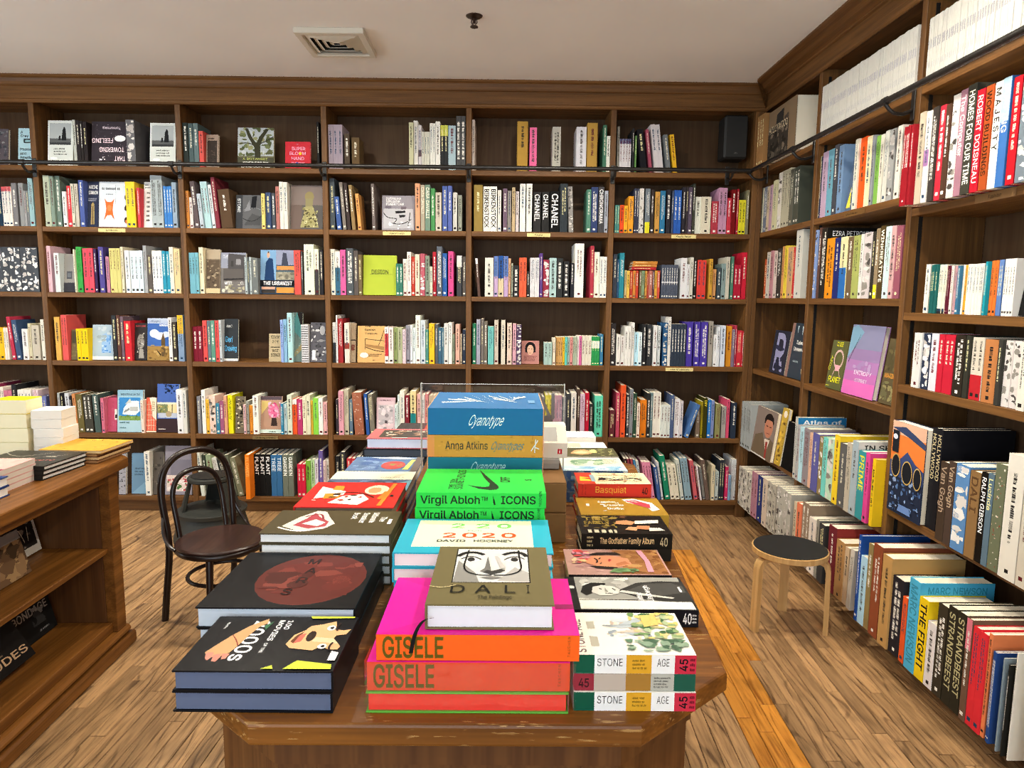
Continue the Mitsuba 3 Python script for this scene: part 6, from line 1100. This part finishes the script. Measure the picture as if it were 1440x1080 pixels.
pile(3, Z, .908, 'pale watery green and blue picture book on the wrapped blue books', 'wrapped blue picture books under the pale watery green one', .206, 2.42, .234, .2, '5a7088', spine='front', top=WAT, mat='c_wrap', page='c8d4d8', front='n 0 0 1 1 20 .12 3c5c8c,88a8b8,c8d8dc,2c4470', side='n 0 0 1 1 20 .12 3c5c8c,88a8b8')
FISH = 'r 0 0 1 1 4c4a34|p c89468 .1 .35 .3 .2 .5 .3 .56 .55 .4 .8 .2 .7|p e0b890 .16 .4 .34 .34 .48 .46 .34 .66|e .57 .6 .08 .2 c8c078|n .6 .1 .95 .9 20 .06 6a7040,8a8a5c,3c4428,a8a070'
pile(3, Z, .898, 'dark olive food picture book with pink fish shape', 'copies under the dark olive food picture book', .24, 2.685, .21, .16, '4a4834', spine='front', top=FISH, page='e8e4da', front='r 0 .8 1 1 e8e4da')
pile(4, Z, .893, 'thin white booklet with photos lying near the far table end', 'pale booklets under the photo booklet near the far table end', .25, 2.865, .18, .12, 'c8c4bc', spine='left', soft=True, top='r 0 0 1 1 e4e2dc|r .05 .1 .4 .9 b0a898|r .45 .1 .95 .9 ecece8|m .5 .3 .9 .8 3 8a8a88', name='booklet', page='e0dcd2')
pile(4, Z, .912, 'thin white booklet with grey lines at the far table end', 'pale booklets under the grey-lined one at the far table end', .248, 2.995, .15, .14, 'a8a4a0', spine='left', soft=True, top='r 0 0 1 1 e8e8e6|n .05 .05 .95 .95 12 .2 d0d0d0,b8b8ba,dcdcdc|l a0a0a4 .02 .1 .2 .5 .4 .9 .3|l 9a9aa0 .02 .1 .6 .5 .7 .9 .5', name='booklet', page='e0dcd2')

# ------------------------------------------------------------------ books on the left-hand table
L = LTABLE
for i in range(4): flat_book(f'thick cream-paged paperback, {("lowest", "second from the bottom", "third from the bottom", "yellow-topped one on top")[i]} of the tall cream pile', -2.172 + .003 * (i % 2), 2.88, L + i * .061, .142, .11, .061, ('d8d0a0', 'd8d0a0', 'd8d0a0', 'e8c81e')[i], 'left', soft=True, page='e0d8b4', yaw=2, mat='c_satin', name='thick_paperback')
for i in range(5): flat_book('white paperback in the short white pile behind the dark books', -2.018 + .003 * (i % 3), 2.9 - .002 * i, L + i * .0395, .122, .12, .0395, 'e4e4dc', 'left', soft=True, page='dcd8cc', yaw=2 + i, mat='c_satin', name='thick_paperback', group='white paperback pile')
for i in range(7): flat_book('grey book in the grey pile beside the cream paperbacks', -2.36, 2.86, L + i * .034, .175, .13, .034, 'a8a4a4', 'left', soft=True, page='b8b4b0', yaw=2, name='thick_paperback', group='grey paperback pile')
HON = 'r 0 0 1 1 c8923a|n .05 .1 .95 .9 9 .035 5a3a1c|n .0 .0 1 1 26 .08 cf9a42,c08a34'
for i in range(4): flat_book('honey yellow wooden-looking book with dark flecks on its pile' if i == 3 else f'brown-edged book {("lowest", "second", "third")[i]} in the honey yellow pile', -1.925 + .006 * (i % 2), 2.785, L + i * .0135, .262 - .012 * (i < 3), .225, .0135, 'c08a38' if i == 3 else '6a4428', 'left', soft=True, page='c8a878' if i % 2 else '9a7048', yaw=-3, top=HON if i == 3 else None, mat='c_satin')
DRK = 'r 0 0 1 1 26241f|l b8b0a0 .012 0 .8 .3 .6 .6 .9|l b8b0a0 .008 .1 .3 .5 .5 .9 .8|t .6 .3 .08 a85048 KYOTO 10|r .66 .6 .8 .64 b0a898'
for i in range(3): flat_book('black book with thin pale lines on the dark pile' if i == 2 else f'black white-paged book {("lowest", "second")[i]} in the dark pile', -2.02 + .004 * i, 2.525, L + i * .0185, .30, .24, .0185, '22201e', 'front', page='d8d4cc', yaw=-4, top=DRK if i == 2 else None)
for i in range(4): flat_book('pale pink book on the pink pile' if i == 3 else 'copy under the pale pink book', -2.05, 2.325 - .002 * i, L + i * .0205, .305, .19, .0205, 'd8a49c', 'left', page='c8bcb0', yaw=2, soft=True, group=None if i == 3 else 'pale pink copies', top='r 0 0 1 .14 8a3850|n .1 .2 .9 .9 12 .1 dcaca4,d09a94' if i == 3 else None)
for i in range(2): flat_book('navy book with white pages on top of its twin' if i else 'navy book under its twin', -1.99, 2.06, L + i * .034, .29, .25, .034, '20386c', 'left', page='dcd8d0', yaw=2)

# books standing in the left-hand table's shelves, facing the aisle
def to_aisle(p): return lt(np.c_[-.12 - p[:, 1], p[:, 0], p[:, 2]])
FACE_ART.update({
 'americans': 'r 0 0 1 1 d4d0c8|t .06 .88 .06 24211e THE_AMERICANS 0 .88|r .07 .16 .93 .82 2c2826|n .08 .18 .92 .8 26 .08 6a625c,1c1a18,8a827a|l d8d0c4 .02 .15 .3 .3 .6|l e0d8cc .02 .4 .3 .5 .6 .6 .3|l e0d8cc .02 .7 .3 .75 .6',
 'rocks': 'r 0 .82 1 1 8a8480|n .0 .0 1 .82 70 .16 6a5038,8a6c4c,4a3826,a08058|r 0 .8 1 .83 9a948c',
 'bondage': 't .16 .78 .12 a8a49c TOKYO 0 .6|t .3 .6 .1 a8a49c OF 0 .25|t .1 .4 .12 a8a49c BONDAGE 0 .82|n .5 .2 .8 .5 8 .1 3a3a3a,8a8a88|m .6 .08 .9 .13 1 888888',
 'nudes': 't .3 .14 .13 b89878 NUDES 0 .66|m .55 .3 .7 .35 1 7a6a58'})
def aisle_book(face, label, y0, z, w, h, ins, tilt, col, t=.024):
    key = thing('picture_book', label, 'book'); face_book(key, face, y0, w, h, ins, col, to_aisle, z, 'A', seed=3, t=t, tilt=tilt)
aisle_book('americans', 'white-bordered black photo book in the side table, upper shelf', -.335, .462, .215, .19, .17, 12, '4a4644')
aisle_book('rocks', 'brown rocky picture book low in the side table, upper shelf', -.66, .462, .30, .17, .06, 15, '5a4430')
aisle_book('bondage', 'black book with tall grey title leaning in the side table, lower shelf', -.395, .1355, .26, .25, .12, 14, '1b1b1b')
aisle_book('nudes', 'thick black box with small tan title in the side table', -.78, .1355, .36, .21, .03, 32, '1a1816', t=.06)

# three small books lying on the striped row in the corner bay
for i, (c, nm) in enumerate((('a82a30', 'red'), ('b87a38', 'brown'), ('c08038', 'ochre'))):
    flat_book(f'small {nm} book lying flat on the striped row, third shelf, corner bay', .838 + .004 * i, D + .012, 1.526 + .1905 + i * .0195, .165, .15, .0195, c, 'front', name='small_book', seed=i, mat='c_satin', front='m .1 .25 .8 .75 1 e0c890')
